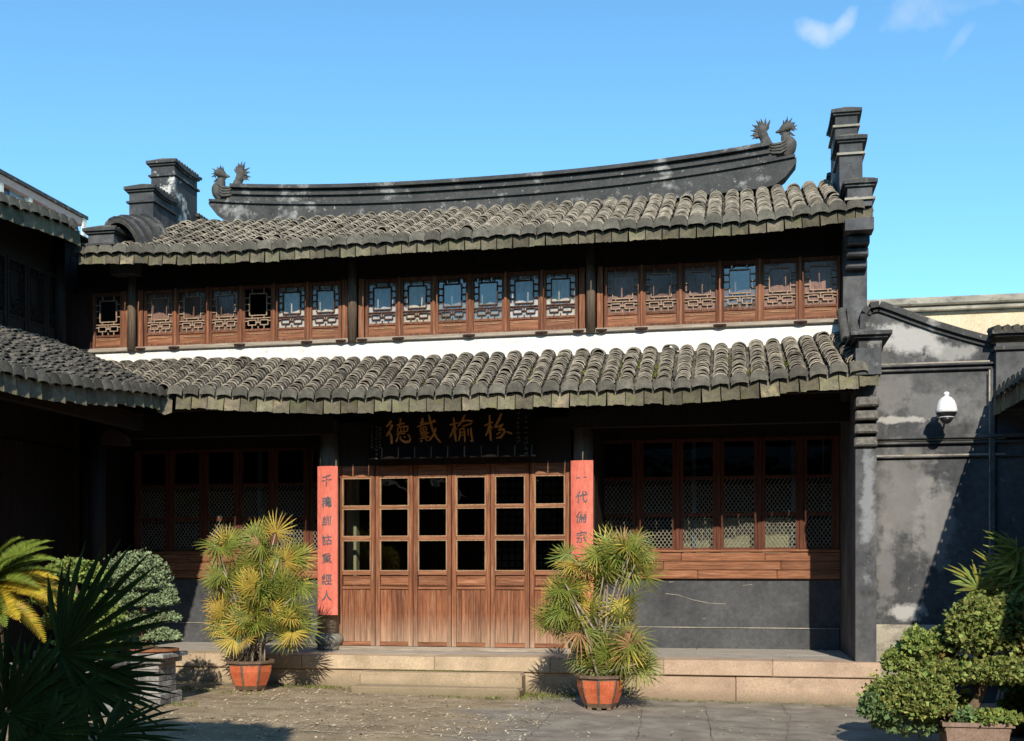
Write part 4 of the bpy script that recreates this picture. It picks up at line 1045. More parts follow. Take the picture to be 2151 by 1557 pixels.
x0, z0 = PX(1862, 768, YK); x1, z1 = PX(2088, 760, YK)
0 and part('patch_panel', MB().box(1.80, PX(2060, 0, YK)[0], YK-.012, YK+.01, PX(1900, 752, YK)[1], PX(1900, 690, YK)[1]), m_wallw, cw)
z0 = z1 - .01
for (dz, pr) in ((0, .075), (-.055, .05)):
    part('moulding', MB().cbox(1.72, x1, YK-pr, YK-.001, z0+dz-.028, z0+dz, .008), m_wall, cw)
part('moulding', MB().cbox(x1-.055, x1+.0, YK-.07, YK-.001, .95, z0-.08, .008), m_wall, cw)
part('moulding', MB().cbox(x1-.012, x1+.03, YK-.03, YK-.001, .95, z0-.03, .008), m_ridge, cw)
for (py, hh, pr) in ((919, .05, .09), (931, .03, .06), (959, .035, .05)):
    _, z = PX(1950, py, YK); part('moulding', MB().cbox(1.72, 3.6, YK-pr, YK-.001, z-hh/2, z+hh/2, .008), m_wall, cw)
_, z = PX(1900, 1312, YK); part('base_ledge', MB().cbox(1.72, 4.4, YK-.10, YK-.001, .2, z, .02), m_cement, cw)
for (py_, a_, b_) in ((764, 1.74, x1-.06), (925, 1.74, 3.3), (957, 1.74, 3.3)):  # pale strips paint the highlight along the moulding edges
    _, z = PX(1950, py_, YK); part('moulding_highlight', MB().box(a_, b_, YK-.052, YK-.04, z-.009, z+.009), m_cement, cw)
part('moulding_highlight', MB().box(x1-.075, x1-.058, YK-.075, YK-.07, .95, z0-.1), m_cement, cw)
# pier at the far right
xp = X_(2076, YK)
part('end_pier', MB().box(xp+.06, 4.6, YK-.16, YK-.002, 3.6, 4.42), m_wall, cw)
c = MB(); cap_course(c, xp+.08, 4.6, YK-.2, YK+.3, 4.56, .09); part('pier_coping', c, m_ridge, cw)
t = MB()
for k in range(14): t.tube([(xp+.05+.11*k, YK-.3, 4.57), (xp+.05+.11*k, YK+.1, 4.62)], .05, 7)
part('coping_tile', t, m_tile, cw)
part('string_course', MB().box(xp+.03, 4.6, YK-.20, YK-.001, 4.33, 4.37), m_ridge, cw)

# right side wing
rw = thing('side_wing', (3.9, 12, 0), 'side wing whose dark eave end meets the black plastered courtyard wall', 'building')
XR2 = 3.16
def rw_pt(a, b): return Vector((XR2+b, a, 3.72 + .42*b))
rwR = Roof(rw_pt, (0,1,0), (1,0,0), .23)
rwl = part('lower_roof', sheet(rwR, 6.5, YK-.17, lambda a: .02, lambda a: 1.9, -.02, 20, 3), m_under, rw)
cols = []; a = YK - .32
while a > 10.0: cols.append(a); a -= .23
build_roof(rwl, rwR, cols, lambda a: 0., lambda a: .5 if a < 14 else 1.6, .12, lambda a, r: a > 14 and r < 2)
part('wing_wall', MB().box(4.6, 4.8, -3.5, YK-.17, -.3, 4.6).box(4.9, 5.1, -3.5, YK-.17, 4.3, 6.6), m_dark, rw)
part('eave_beam', MB().box(3.55, 3.68, 6.5, YK-.2, 3.45, 3.68), m_dark, rw)
for yy in (7.2, 9.8, 12.4): part('column', MB().tube([(3.7,yy,-.1),(3.7,yy,3.6)], .13, 14), m_darkred, rw, smooth=True)

# the hall that closes the courtyard behind the camera
op = thing('entrance_hall', (-3.5, -4, 0), 'dark timber hall with a tiled roof closing the courtyard behind the viewer', 'building')
part('front_wall', MB().box(-11, 6, -4.2, -4, -.3, 5.2), m_darkred, op)
part('roof', MB().add([(-11.5,-3.2,5.0),(6.5,-3.2,5.0),(6.5,-6.5,7.3),(-11.5,-6.5,7.3),(-11.5,-3.2,5.15),(6.5,-3.2,5.15),(6.5,-6.5,7.45),(-11.5,-6.5,7.45)],[(0,3,2,1),(4,5,6,7),(0,1,5,4),(1,2,6,5),(2,3,7,6),(3,0,4,7)]), m_tile, op)
part('roof_ridge', MB().box(-11.5, 6.5, -6.6, -6.4, 7.3, 7.8), m_ridge, op)
for k in range(6): part('column', MB().tube([(-10+3.0*k,-3.5,-.1),(-10+3.0*k,-3.5,5.0)], .14, 12), m_darkred, op, smooth=True)

# security camera
x, z = PX(1988, 862, YK-.42)
cc = thing('security_camera', (x, YK, z), 'white domed security camera on a bracket high on the black wall', 'camera')
yc = YK-.42
part('housing', MB().lathe((x, yc, z), [(.118,-.035),(.13,-.02),(.128,.0),(.118,.06),(.095,.115),(.06,.155),(.03,.17),(.022,.176),(.034,.19),(.036,.205),(.026,.222),(.0,.23)], 22), m_cctv, cc, smooth=True)
part('collar', MB().lathe((x, yc, z), [(.09,-.085),(.11,-.06),(.124,-.036)], 22), m_black, cc)
part('trim_ring', MB().lathe((x, yc, z), [(.088,-.098),(.098,-.09),(.092,-.085)], 22), m_cctv, cc)
part('lens_dome', MB().lathe((x, yc, z), [(.02,-.165),(.05,-.15),(.072,-.12),(.082,-.098)], 18), m_black, cc, smooth=True)
part('bracket_arm', MB().tube([(x-.02,YK+.0,z-.02),(x-.02,YK-.1,z+.02),(x-.03,yc+.1,z+.03)], [.03,.028,.028], 8), m_cctv, cc)
part('cable', MB().tube([(x+.0,yc+.08,z-.05),(x+.02,YK-.12,z-.17),(x-.02,YK-.06,z-.27),(x+.04,YK-.03,z-.25)], .011, 6), m_black, cc)

# ------------------------------------------------------------------ buildings behind
YM = 24.
bb = thing('rear_building', (5, YM, 0), 'stained ochre wall with a grey cement cornice behind the courtyard wall', 'building')
_, zt = PX(1900, 631, YM)
part('wall_face', MB().box(1.9, 15, YM, YM+6, -.2, zt-.30), m_beige, bb)
part('cornice', MB().cbox(1.8, 15, YM-.14, YM+6, zt-.26, zt-.16, .02).cbox(1.75, 15, YM-.22, YM+6, zt-.158, zt, .03).cbox(1.85, 15, YM-.05, YM+6, zt-.31, zt-.262, .01), m_cement, bb)
XO, YO = X_(178, 50), 50.
ob = thing('office_block', (XO, YO, 0), 'distant mauve office block with a band of top floor windows', 'building')
_, zt = PX(178, 457, YO)
part('wall_face', MB().box(XO-14, XO, 12, YO, 0, zt-1.9).box(XO-14, XO, 12, YO, zt-.42, zt-.1).box(XO-14, XO-.35, 12.01, YO-.01, zt-1.91, zt-.41), m_modern, ob)
part('parapet_cap', MB().box(XO-14.1, XO+.12, 11.9, YO+.12, zt-.098, zt+.06), m_ridge, ob)
part('corner_trim', MB().box(XO-.02, XO+.08, YO-.25, YO+.05, 0, zt-.1), m_modtrim, ob)
for k in range(17):
    yb = YO - 2.2 - 2.05*k
    f_ = part('window_frame', MB().box(XO-.34, XO-.02, yb-.13, yb+.13, zt-1.9, zt-.42), m_modtrim, ob)
    part('pane', MB().box(XO-.30, XO-.27, yb-1.15, yb-.14, zt-1.9, zt-.42), m_modwin, f_)
    part('dark_pane', MB().box(XO-.32, XO-.29, yb-1.90, yb-1.17, zt-1.9, zt-.42), m_moddark, f_)
for k in range(3):
    z = zt - .16 - .10*k; part('facade_joint', MB().box(XO-.01, XO+.012, 12, YO-.26, z-.02, z+.02), m_modern, ob)

# ------------------------------------------------------------------ plants
def fan_shape(n, RAD, spread, w, droop, seed, fuse=.0, fold=.25):
    rr = random.Random(seed); V = []; F = []
    for i in range(n):
        a = -spread/2 + spread*i/(n-1) + rr.uniform(-.05, .05); L = RAD*(1 - .22*abs(2*i/(n-1)-1)**2)*rr.uniform(.86, 1.06)
        d = Vector((math.sin(a), math.cos(a), 0)); s = Vector((math.cos(a), -math.sin(a), 0))
        dr = droop*rr.uniform(.6, 1.5); b = len(V); ww = w*rr.uniform(.8, 1.15)
        for (t, k) in ((.02, .25), (.38, 1.), (.72, .85), (1., .08)):
            c = d*L*t + Vector((0,0,-dr*L*t*t)); e = s*ww/2*k
            V += [c - e + Vector((0,0,fold*ww*k*.5)), c, c + e + Vector((0,0,fold*ww*k*.5))]
        for q in range(3):
            F += [(b+q*3, b+q*3+1, b+q*3+4, b+q*3+3), (b+q*3+1, b+q*3+2, b+q*3+5, b+q*3+4)]
    return V, F
def orient(pos, axis, nrm, scale=1.):
    y = axis.normalized(); z = (nrm - y*nrm.dot(y)); z = z.normalized() if z.length > 1e-4 else Vector((0,0,1)); x = y.cross(z)
    m = Matrix((x, y, z)).transposed().to_4x4() @ Matrix.Scale(scale, 4); m.translation = pos
    return m
fan_me = {}
for key, mt in (('g', m_fan), ('y', m_fany), ('b', m_fanb)):
    fan_me[key] = [shared('leaf', fan_shape(R.choice((19,21,24)), .265, rad(R.choice((255,285,310))), .0155, R.uniform(.1,.35) if key != 'b' else .7, 50+k), mt) for k in range(5)]
def hexpot(owner, x, y, z0, rt, rb, h):
    s0 = rad(2)
    pot = part('pot', MB().lathe((x,y,z0), [(rb*.95,.0),(rb,.015),(rb*1.12,.05),(rb*1.30,.13),(rt*.97,h*.62),(rt,h-.045)], 8, s0), m_potrib, owner)
    part('pot_rim', MB().lathe((x,y,z0), [(rt*.98,h-.044),(rt*1.10,h-.03),(rt*1.12,h),(rt*.98,h+.004),(rt*.95,h-.03)], 8, s0), m_potrib, pot)
    part('soil', MB().lathe((x,y,z0), [(rt*.94,h-.06),(rt*.9,h-.03),(.05,h-.01)], 8, s0), m_soil, pot)
    for k in range(8):
        a0 = s0+2*math.pi*k/8; a1 = s0+2*math.pi*(k+1)/8; V = []
        for (r, zz) in ((rb*1.14,.055), (rb*1.30,.13), (rt*.97,h*.62), (rt*.997,h-.058)):
            for (u) in (.09, .91):
                p0 = Vector((math.cos(a0), math.sin(a0), 0)); p1 = Vector((math.cos(a1), math.sin(a1), 0)); q_ = (p0*(1-u)+p1*u)*r*1.012
                V.append((x+q_.x, y+q_.y, z0+zz))
        part('pot_panel', MB().add(V, [(0,1,3,2),(2,3,5,4),(4,5,7,6)]), m_terra, pot)
    for k in range(8):
        a = s0+2*math.pi*k/8; part('pot_foot', MB().box(x+rb*.86*math.cos(a)-.025, x+rb*.86*math.cos(a)+.025, y+rb*.86*math.sin(a)-.025, y+rb*.86*math.sin(a)+.025, z0-.025, z0+.01), m_potrib, pot)
def palm(px, py, Y, blobs, nstem, label, pot_px, yel, brown, dens=1.25, group='potted fan palms in front of the platform'):
    x, _ = PX(px, py, Y); z0 = gz(x)+.02
    t = thing('potted_palm', (x, Y, z0), label, 'potted palm', group)
    m_per_px = PX(px+1, py, Y)[0] - x
    rt = pot_px*m_per_px/2/1.08; h = .37 if pot_px < 100 else .38
    hexpot(t, x, Y, z0, rt, rt*.66, h)
    stems = []
    tops = []
    for (bx, by, rx, ry, n, dep) in blobs:
        for _ in range(max(1, nstem*n//90)): tops.append(PX(bx+R.uniform(-.6,.6)*rx, by+R.uniform(-.5,.3)*ry, Y))
    for (tx, tz) in tops:
        a = R.uniform(0, 6.28); r0 = R.uniform(.02, rt*.75); p0 = Vector((x+r0*math.cos(a), Y+r0*math.sin(a), z0+h-.05)); p3 = Vector((tx, Y+R.uniform(-.3,.3), tz))
        p1 = Vector((p0.x*.75+p3.x*.25+R.uniform(-.03,.03), p0.y*.75+p3.y*.25, p0.z+(p3.z-p0.z)*.4)); p2 = Vector((p0.x*.35+p3.x*.65+R.uniform(-.03,.03), p0.y*.35+p3.y*.65, p0.z+(p3.z-p0.z)*.75))
        part('stem', MB().tube([p0,p1,p2,p3], [R.uniform(.011,.016)]*3+[.008], 6), m_stem, t, smooth=True); stems.append((p0,p1,p2,p3))
    for (bx, by, rx, ry, n, dep) in blobs:
        for i in range(int(n*dens)):
            for _ in range(20):
                u = Vector((R.gauss(0,1), R.gauss(0,1), R.gauss(0,1))).normalized()
                if u.y < .35: break
            rr = R.uniform(.55, 1.0)
            cX, cZ = PX(bx+u.x*rx*rr*.76, by-u.z*ry*rr, Y); pos = Vector((cX, Y+u.y*dep*rr, cZ))
            out = Vector((u.x, u.y*1.1, .2)).normalized()
            axis = (Vector((u.x*.9+R.uniform(-.5,.5), u.y*.6, .25+R.uniform(-.7,.6)))).normalized()
            nrm = (out*.6 + Vector((R.uniform(-.45,.45), -.95, .55+R.uniform(-.4,.4)))).normalized()
            k = R.random(); key = 'y' if k < yel else ('b' if k < yel+brown else 'g')
            sc = R.uniform(.8, 1.18)*(.9 if key == 'b' else 1)
            lf = link('leaf', R.choice(fan_me[key]), t, pmat(t, orient(pos, axis, nrm, sc)))
            # petiole to the nearest cane
            if i % 2 == 0:
                best = min((p for s_ in stems for p in s_), key=lambda q: (q-pos).length + (0 if q.z < pos.z+.05 else .5))
                if (best-pos).length < .75:
                    md = (best+pos)/2 + Vector((0,0,.04)); part('petiole', MB().tube([best, md, pos], [.006,.005,.0035], 4, cap=False), m_fan, t)
palm(526, 1455, 13.75, [(482,1158,46,32,9,.28),(565,1134,50,28,13,.3),(600,1170,38,28,7,.26),(540,1178,62,22,8,.25),(488,1215,50,32,13,.3),(560,1225,72,38,20,.36),(618,1255,38,42,12,.3),(482,1290,40,40,11,.3),(555,1295,70,46,20,.38),(615,1310,40,38,12,.3),(520,1335,52,22,8,.28)], 22, 'bushy yellow tinged fan palm in an orange octagonal pot left of the steps', 96, .32, .03, 1.02)
palm(1261, 1483, 13.35, [(1215,1180,45,26,8,.25),(1280,1170,50,28,12,.28),(1325,1162,42,32,12,.28),(1345,1200,46,30,8,.25),(1255,1205,60,26,9,.28),(1190,1235,40,28,11,.26),(1195,1285,46,28,12,.28),(1160,1310,30,22,7,.2),(1250,1270,50,30,6,.3),(1320,1290,30,36,7,.25),(1215,1325,42,24,6,.25),(1285,1380,58,32,18,.32),(1325,1350,36,34,11,.25),(1335,1395,30,22,7,.22),(1240,1395,32,20,5,.25)], 26, 'tall open fan palm with bare canes in an orange octagonal pot right of the steps', 108, .13, .10, .86)

# foliage masses of clipped trees
def clump(mb, c, u, s, rr):
    """a tuft of three small crossed leaf quads"""
    for _ in range(2):
        a = Vector((rr.gauss(0,1), rr.gauss(0,1), rr.gauss(0,1))).normalized(); a = (a + u*.7).normalized(); b = a.cross(Vector((rr.gauss(0,1), rr.gauss(0,1), rr.gauss(0,1)))).normalized()
        l, w = s*rr.uniform(.7,1.3), s*rr.uniform(.35,.6)
        mb.add([c - b*w*.3, c + a*l*.5 - b*w, c + a*l, c + a*l*.5 + b*w], [(0,1,2,3)])
def pad(owner, cx, cz, Y, rx, rz, ry, n, s, mat, name='foliage_pad', flat=.35, seed=1, inner=True, lump=7):
    rr = random.Random(seed); mb = MB()
    lumps = []
    for _ in range(lump):
        u = Vector((rr.gauss(0,1), rr.gauss(0,1), rr.gauss(0,1))).normalized(); lumps.append((u, rr.uniform(-.16,.2)))
    for i in range(n):
        u = Vector((rr.gauss(0,1), rr.gauss(0,1), rr.gauss(0,1))).normalized()
        if u.z < -.25 and rr.random() < .75: u.z = -u.z
        k = 1. + sum(h*max(0, u.dot(v)-.55)*2 for v, h in lumps); r = k*(1.12 - .55*rr.random()**1.6)
        if rr.random() < .05: r *= rr.uniform(1.08, 1.3)
        zz = u.z*rz*r; zz = zz if zz > 0 else zz*flat
        clump(mb, Vector((cx+u.x*rx*r, Y+u.y*ry*r, cz+zz)), u, s*rr.choice((.7,.9,1.,1.2,1.6)), rr)
    return part(name, mb, mat, owner)
def padpx(owner, px, py, rxp, ryp, Y, n, s, mat, seed, dep=None, dy=0., **k):
    x, z = PX(px, py, Y+dy); mpp = PX(px+1, py, Y+dy)[0]-x
    return pad(owner, x, z, Y+dy, rxp*mpp, ryp*mpp, dep or rxp*mpp*.8, n, s, mat, seed=seed, **k)
def branch(owner, pts, r0, r1, mat=m_bark, name='branch'):
    n = len(pts); return part(name, MB().tube([Vector(p) for p in pts], [r0+(r1-r0)*i/(n-1) for i in range(n)], 8), mat, owner, smooth=True)
def P3(px, py, Y): x, z = PX(px, py, Y); return (x, Y, z)

# juniper in a tray on a brick pedestal
YJ = 12.2
x, z = PX(305, 1392, YJ)
jt = thing('bonsai_tree', (x, YJ, z), 'blue green cloud pruned juniper in a brown tray on the brick pedestal', 'bonsai')
hw = .38; ht = .17
tray = MB().lathe((x, YJ, z), [(hw*.80,0),(hw*.86,.02),(hw*.96,ht-.04),(hw*1.06,ht-.03),(hw*1.07,ht),(hw*.98,ht),(hw*.95,ht-.03)], 20, squash=.62)
tr_ = part('tray', tray, m_tray, jt); part('soil', MB().lathe((x,YJ,z), [(hw*.95,ht-.03),(.1,ht+.03)], 16, squash=.62), m_soil, tr_)
branch(jt, [P3(318,1362,YJ), P3(300,1335,YJ), P3(312,1300,YJ), P3(292,1265,YJ), P3(285,1235,YJ)], .05, .025, name='trunk')
for (q0, q1, q2) in (((300,1335),(330,1335),(350,1340)), ((312,1300),(340,1296),(352,1292)), ((296,1270),(262,1262),(225,1256)), ((292,1265),(330,1258),(350,1250)), ((302,1330),(270,1325),(255,1318)), ((290,1250),(300,1225),(285,1215))):
    branch(jt, [P3(*q0,YJ), P3(*q1,YJ-.05), P3(*q2,YJ)], .02, .01)
for i, (px, py, rx, ry, n) in enumerate(((280,1228,62,56,2400),(322,1222,22,22,350),(238,1230,24,20,400),(300,1268,66,24,1700),(225,1262,34,20,700),(352,1262,22,26,450),(348,1300,28,18,600),(285,1310,48,22,1000),(236,1330,28,16,400),(344,1340,34,18,800),(282,1348,30,16,450))):
    padpx(jt, px, py, rx*.84, ry*.84, YJ, n, .024, m_jun, 100+i, dy=R.uniform(-.06,.06), flat=.15, lump=14)
# broad-leaved bonsai next to it
YQ = 11.6
bt = thing('bonsai_tree', P3(160, 1400, YQ), 'bright green small leaved bonsai standing between the cycad and the juniper', 'bonsai')
branch(bt, [P3(165,1405,YQ), P3(172,1350,YQ), P3(150,1300,YQ), P3(160,1240,YQ), P3(150,1200,YQ)], .05, .02, name='trunk')
for i, (px, py, rx, ry, n) in enumerate(((152,1205,42,24,700),(190,1218,26,18,350),(120,1262,44,24,600),(180,1275,38,24,600),(212,1298,40,20,600),(150,1312,48,24,650),(222,1330,36,18,450),(180,1350,55,18,500))):
    padpx(bt, px, py, rx, ry, YQ, n, .034, m_box, 200+i, dy=R.uniform(-.15,.1))
part('pot', MB().lathe(P3(160,1432,YQ), [(.2,0),(.25,.1),(.28,.16),(.24,.16)], 16, squash=.7), m_tray, bt)

# brick pedestals
def pedestal(px0, px1, pyb, Y, courses, label, gap=False, dep=.42):
    x0, _ = PX(px0, pyb, Y); x1, _ = PX(px1, pyb, Y); z0 = gz((x0+x1)/2)-.01
    t = thing('brick_pedestal', ((x0+x1)/2, Y, z0), label, 'pedestal')
    z = z0; hgt = .068
    for k in range(courses):
        wide = .05 if k < 2 or k >= courses-1 else 0.
        if gap and 1 < k < courses-2: rows = [(x0, x0+.24), (x1-.24, x1)]
        else: rows = [(x0-wide, x1+wide)]
        for (a, b) in rows:
            n = max(1, round((b-a)/.23)); off = .5 if k % 2 and n > 1 else 0
            edges = [a] + [a+(b-a)*(i-off*.5)/n for i in range(1, n)] + [b]
            for i in range(len(edges)-1):
                for (ya, yb) in ((Y-dep/2-wide, Y-.003), (Y+.003, Y+dep/2+wide)):
                    j = R.uniform(-.012, .012)
                    part('brick', MB().cbox(edges[i]+.004, edges[i+1]-.004, ya+j, yb+j*.5, z+.003, z+hgt-.003, .008, .004), m_brick, t)
        z += hgt
    part('top_slab', MB().cbox(x0-.10, x1+.10, Y-dep/2-.1, Y+dep/2+.1, z, z+.05, .012, .006), m_brick, t)
    return z+.05
pedestal(262, 352, 1488, YJ, 8, 'grey brick pedestal under the juniper tray')
pedestal(70, 218, 1520, 11.45, 7, 'low whitewashed brick stand with an open middle beside the dark palm', gap=True)
for k, (px, py, w) in enumerate(((150,1508,.3),(228,1530,.22))):
    x, z = PX(px, py, 11.0); t = part('loose_stone', MB().lathe((x, 11.0, gz(x)-.02), [(w*.9,0),(w,.06),(w*.8,.13),(w*.4,.16)], 7, R.random(), .7), m_brick); prop(t, ('rough stone block on the ground below the whitewashed stand', 'smaller stone block at the edge of the shaded ground')[k], 'stone')

# cycad
YC = 10.3
cy = thing('cycad', P3(-5, 1420, YC), 'yellow green cycad with stiff feathery fronds at the left edge', 'cycad')
def frond(L, wdt, curve, twist, seed):
    rr = random.Random(seed); V = []; F = []; n = 46
    pts = []
    for i in range(n+1):
        t = i/n; pts.append(Vector((0, L*t*(1-.12*curve*t), L*(.32*t - curve*.55*t*t))))
    for i in range(3, n):
        t = i/n; p = pts[i]; d = (pts[min(n, i+1)]-pts[i-1]).normalized(); w = wdt*math.sin(math.pi*min(1, .12+t*.92))**.55
        up = Vector((1,0,0)).cross(d)
        for s in (-1, 1):
            tip = p + Vector((s*w*.86, 0, 0)) + d*w*.5 + up*w*(.28+rr.uniform(-.08,.08)); b = len(V); h = d*L/n*.42
            V += [p-h, p+h, (p+tip)/2+h*1.0+up*.006, tip, (p+tip)/2-h*1.0+up*.006]; F += [(b, b+1, b+2, b+4), (b+4, b+2, b+3)]
    b = len(V)
    for i in range(n+1):
        for k in range(3):
            a = 2*math.pi*k/3; V.append(pts[i] + Vector((math.cos(a), 0, math.sin(a)))*(.011*(1-.7*i/n)))
    for i in range(n):
        for k in range(3): F.append((b+i*3+k, b+i*3+(k+1) % 3, b+(i+1)*3+(k+1) % 3, b+(i+1)*3+k))
    return V, F
fr_me = [shared('frond', frond(1.0, .15, c, 0, 3+i), mt) for i, (c, mt) in enumerate(((.7, m_cyc), (1.0, m_cyc), (1.3, m_cyc), (.8, m_cycg), (1.1, m_cycg)))]
hub = Vector(P3(-28, 1240, YC)); part('trunk', MB().tube([(hub.x, YC, -.1), (hub.x+.02, YC, hub.z*.5), tuple(hub+Vector((0,0,.03)))], [.17,.16,.13], 12), m_bark, cy, smooth=True)
for k in range(38):
    if k < 24: az = rad(-70 + 6.2*k + R.uniform(-5,5)); el = (.75, .5, .28, .08, -.12, -.35)[k % 6] + R.uniform(-.08,.08)
    else: az = R.uniform(0, 6.28); el = R.uniform(-.2, .9)
    ax = Vector((math.cos(az)*math.cos(el), math.sin(az)*math.cos(el), math.sin(el)))
    nrm = Vector((-ax.x*.2, -.55, 1)); k2 = R.choice((0, 1, 1, 2, 4)) if el < .45 else R.choice((0, 3, 3, 4))
    link('frond', fr_me[k2], cy, pmat(cy, orient(hub + ax*.05, ax, nrm, R.uniform(.72,.92))))

# big windmill palm in the shade, close to the camera
YF = 7.5
fp = thing('fan_palm', (X_(110, YF), YF, -.05), 'large dark windmill palm with long pointed fan leaves in shade at the lower left', 'palm')
hubF = Vector(P3(60, 1640, YF)); 
big_me = [shared('fan_leaf', fan_shape(n, .90, rad(sp), w_, dr, 300+i, fold=.5), m_trach) for i, (n, sp, dr, w_) in enumerate(((19, 165, .05, .062), (24, 200, .12, .055), (22, 220, .18, .055), (24, 240, .08, .055)))]
part('trunk', MB().tube([(hubF.x-.05, YF, -.4), (hubF.x, YF, .2), (hubF.x+.02, YF, .55)], [.12,.11,.09], 12), m_bark, fp, smooth=True)
def bigleaf(px, py, Y, axis, nrm, sc, k):
    pos = Vector(P3(px, py, Y)); link('fan_leaf', big_me[k], fp, pmat(fp, orient(pos, Vector(axis), Vector(nrm), sc)))
    base = Vector((hubF.x+.02, YF, .5)); md = (base+pos)/2 + Vector((0,0,.06)); part('leaf_stalk', MB().tube([base, md, pos], [.018,.014,.009], 6), m_trach, fp, smooth=True)
bigleaf(128, 1372, 7.3, (.80, .0, .52), (-.25, -1, .25), 1.0, 0)
bigleaf(15, 1490, 7.1, (-.3, -.1, .8), (.2, -1, .35), .70, 1)
bigleaf(180, 1440, 7.1, (.7, -.2, -.45), (.3, -.7, .7), .70, 2)
bigleaf(20, 1500, 6.8, (.3, -.3, -.5), (.1, -.6, .8), .75, 3)
bigleaf(215, 1545, 6.6, (.9, .1, -.2), (.2, -.5, .8), .62, 1)
bigleaf(90, 1540, 6.4, (.5, .2, -.4), (0, -.5, .9), .7, 2)
bigleaf(-90, 1440, 7.4, (-.5, .2, .5), (.2, -.9, .4), .7, 0)
bigleaf(70, 1450, 7.9, (.4, .3, .25), (0, -.6, .5), .8, 3)
bigleaf(120, 1430, 7.6, (.9, .2, -.05), (-.1, -.6, .6), .85, 1)

# right: bonsai in a rectangular pot
YR = 11.2
xa, zr = PX(1979, 1517, YR-.22); xb, _ = PX(2132, 1517, YR-.22); xm = (xa+xb)/2; z0 = gz(xm)
rb_ = thing('bonsai_tree', (xm, YR, z0), 'wide olive green cloud pruned bonsai in a mauve clay pot at the right edge', 'bonsai')
hw = (xb-xa)/2; hd = .24; H = zr-z0
def ring(h, w, d): return [(xm-w,YR-d,z0+h),(xm+w,YR-d,z0+h),(xm+w,YR+d,z0+h),(xm-w,YR+d,z0+h)]
mb = MB(); lv = [ring(0,hw*.80,hd*.8), ring(H-.04,hw*.90,hd*.92), ring(H-.038,hw,hd), ring(H,hw*1.0,hd), ring(H,hw*.93,hd*.9), ring(H-.05,hw*.91,hd*.88)]
for r_ in lv: mb.v += r_
for i in range(len(lv)-1):
    for k in range(4): mb.f.append((i*4+k, i*4+(k+1) % 4, (i+1)*4+(k+1) % 4, (i+1)*4+k))
mb.f.append((3,2,1,0)); pot = part('pot', mb, m_potr, rb_)
part('soil', MB().box(xm-hw*.92, xm+hw*.92, YR-hd*.89, YR+hd*.89, z0+H-.08, z0+H-.025), m_soil, pot)
branch(rb_, [P3(2060,1520,YR), P3(2040,1490,YR), P3(2058,1455,YR), P3(2072,1420,YR), P3(2060,1390,YR), P3(2072,1350,YR)], .075, .03, name='trunk')
for pts in (((2035,1495),(1990,1502),(1940,1488),(1900,1480)), ((2068,1425),(2020,1410),(1960,1405)), ((2060,1390),(2040,1365),(2040,1340)), ((2066,1385),(2095,1360),(2120,1350)), ((2070,1420),(2110,1410),(2140,1405)), ((2062,1380),(2075,1350),(2090,1320)), ((1985,1500),(1950,1512),(1930,1510))):
    branch(rb_, [P3(a_, b_, YR + R.uniform(-.1,.1)) for a_, b_ in pts], .03, .012)
SP = ((2055,1335,56,76,2600,m_bon),(2115,1330,52,74,2200,m_bon),(2155,1350,36,60,900,m_bonb),(2100,1418,85,34,2200,m_bon),(2010,1418,75,36,2200,m_bon),(1940,1415,52,38,1400,m_bon),(1965,1385,40,34,700,m_bonb),(1892,1395,36,34,800,m_box),(1935,1360,40,34,700,m_box),(1985,1350,30,30,400,m_bon),(1880,1480,62,54,2400,m_bon),(1940,1480,58,62,2400,m_bon),(1852,1495,42,44,1200,m_bong),(1912,1520,66,40,1500,m_bong),(2020,1492,34,26,500,m_bon),(2090,1510,46,18,500,m_box),(2040,1512,34,22,400,m_bong),)
for i, (px, py, rx, ry, n, mt) in enumerate(SP):
    padpx(rb_, px+R.uniform(-4,4), py, rx*.96, ry*.96, YR, int(n*.85), .034, mt, 400+i, dy=R.uniform(-.16,.16), flat=.45, lump=12)
# narrow-leaved palm behind it
YN = 12.6
np_ = thing('lady_palm', P3(2110, 1400, YN), 'yellow green narrow leaved palm growing behind the olive bonsai', 'palm')
nl = [shared('leaf', fan_shape(9, .42, rad(190), .045, .2, 700+i), m_fan if i % 5 else m_fany) for i in range(5)]
xq = X_(2110, YN)
for k in range(7):
    tx, tz = PX(2110+R.uniform(-45,60), 1225+R.uniform(-50,40), YN); part('stem', MB().tube([(xq+R.uniform(-.12,.12), YN+R.uniform(-.1,.1), gz(xq)+.25), (tx*.6+xq*.4, YN, tz*.6), (tx, YN, tz)], [.016,.014,.009], 6), m_stem, np_)
    for q in range(4):
        ax = Vector((R.uniform(-.9,.7), R.uniform(-.7,.3), R.uniform(-.2,.8))).normalized(); link('leaf', R.choice(nl), np_, pmat(np_, orient(Vector((tx+R.uniform(-.1,.1), YN+R.uniform(-.15,.15), tz+R.uniform(-.2,.15))), ax, Vector((R.uniform(-.3,.3), -.6, .8)), R.uniform(.75,1.0))))
part('pot', MB().lathe((xq, YN, gz(xq)), [(.2,0),(.27,.2),(.30,.28),(.26,.28)], 16), m_potr, np_)
# dark shrub closing the right edge behind the bonsai
sh_ = thing('shrub', P3(2160, 1450, 12.0), 'dark shaded shrub behind the bonsai pot at the right edge', 'shrub')
for i, (px, py, rx, ry) in enumerate(((2165,1440,50,60),(2190,1380,60,60),(2150,1500,40,40))): padpx(sh_, px, py, rx, ry, 12.1, 1200, .045, m_treeleaf, 500+i)
branch(sh_, [P3(2165,1560,12.1), P3(2160,1480,12.1), P3(2170,1400,12.1)], .04, .02, name='trunk')

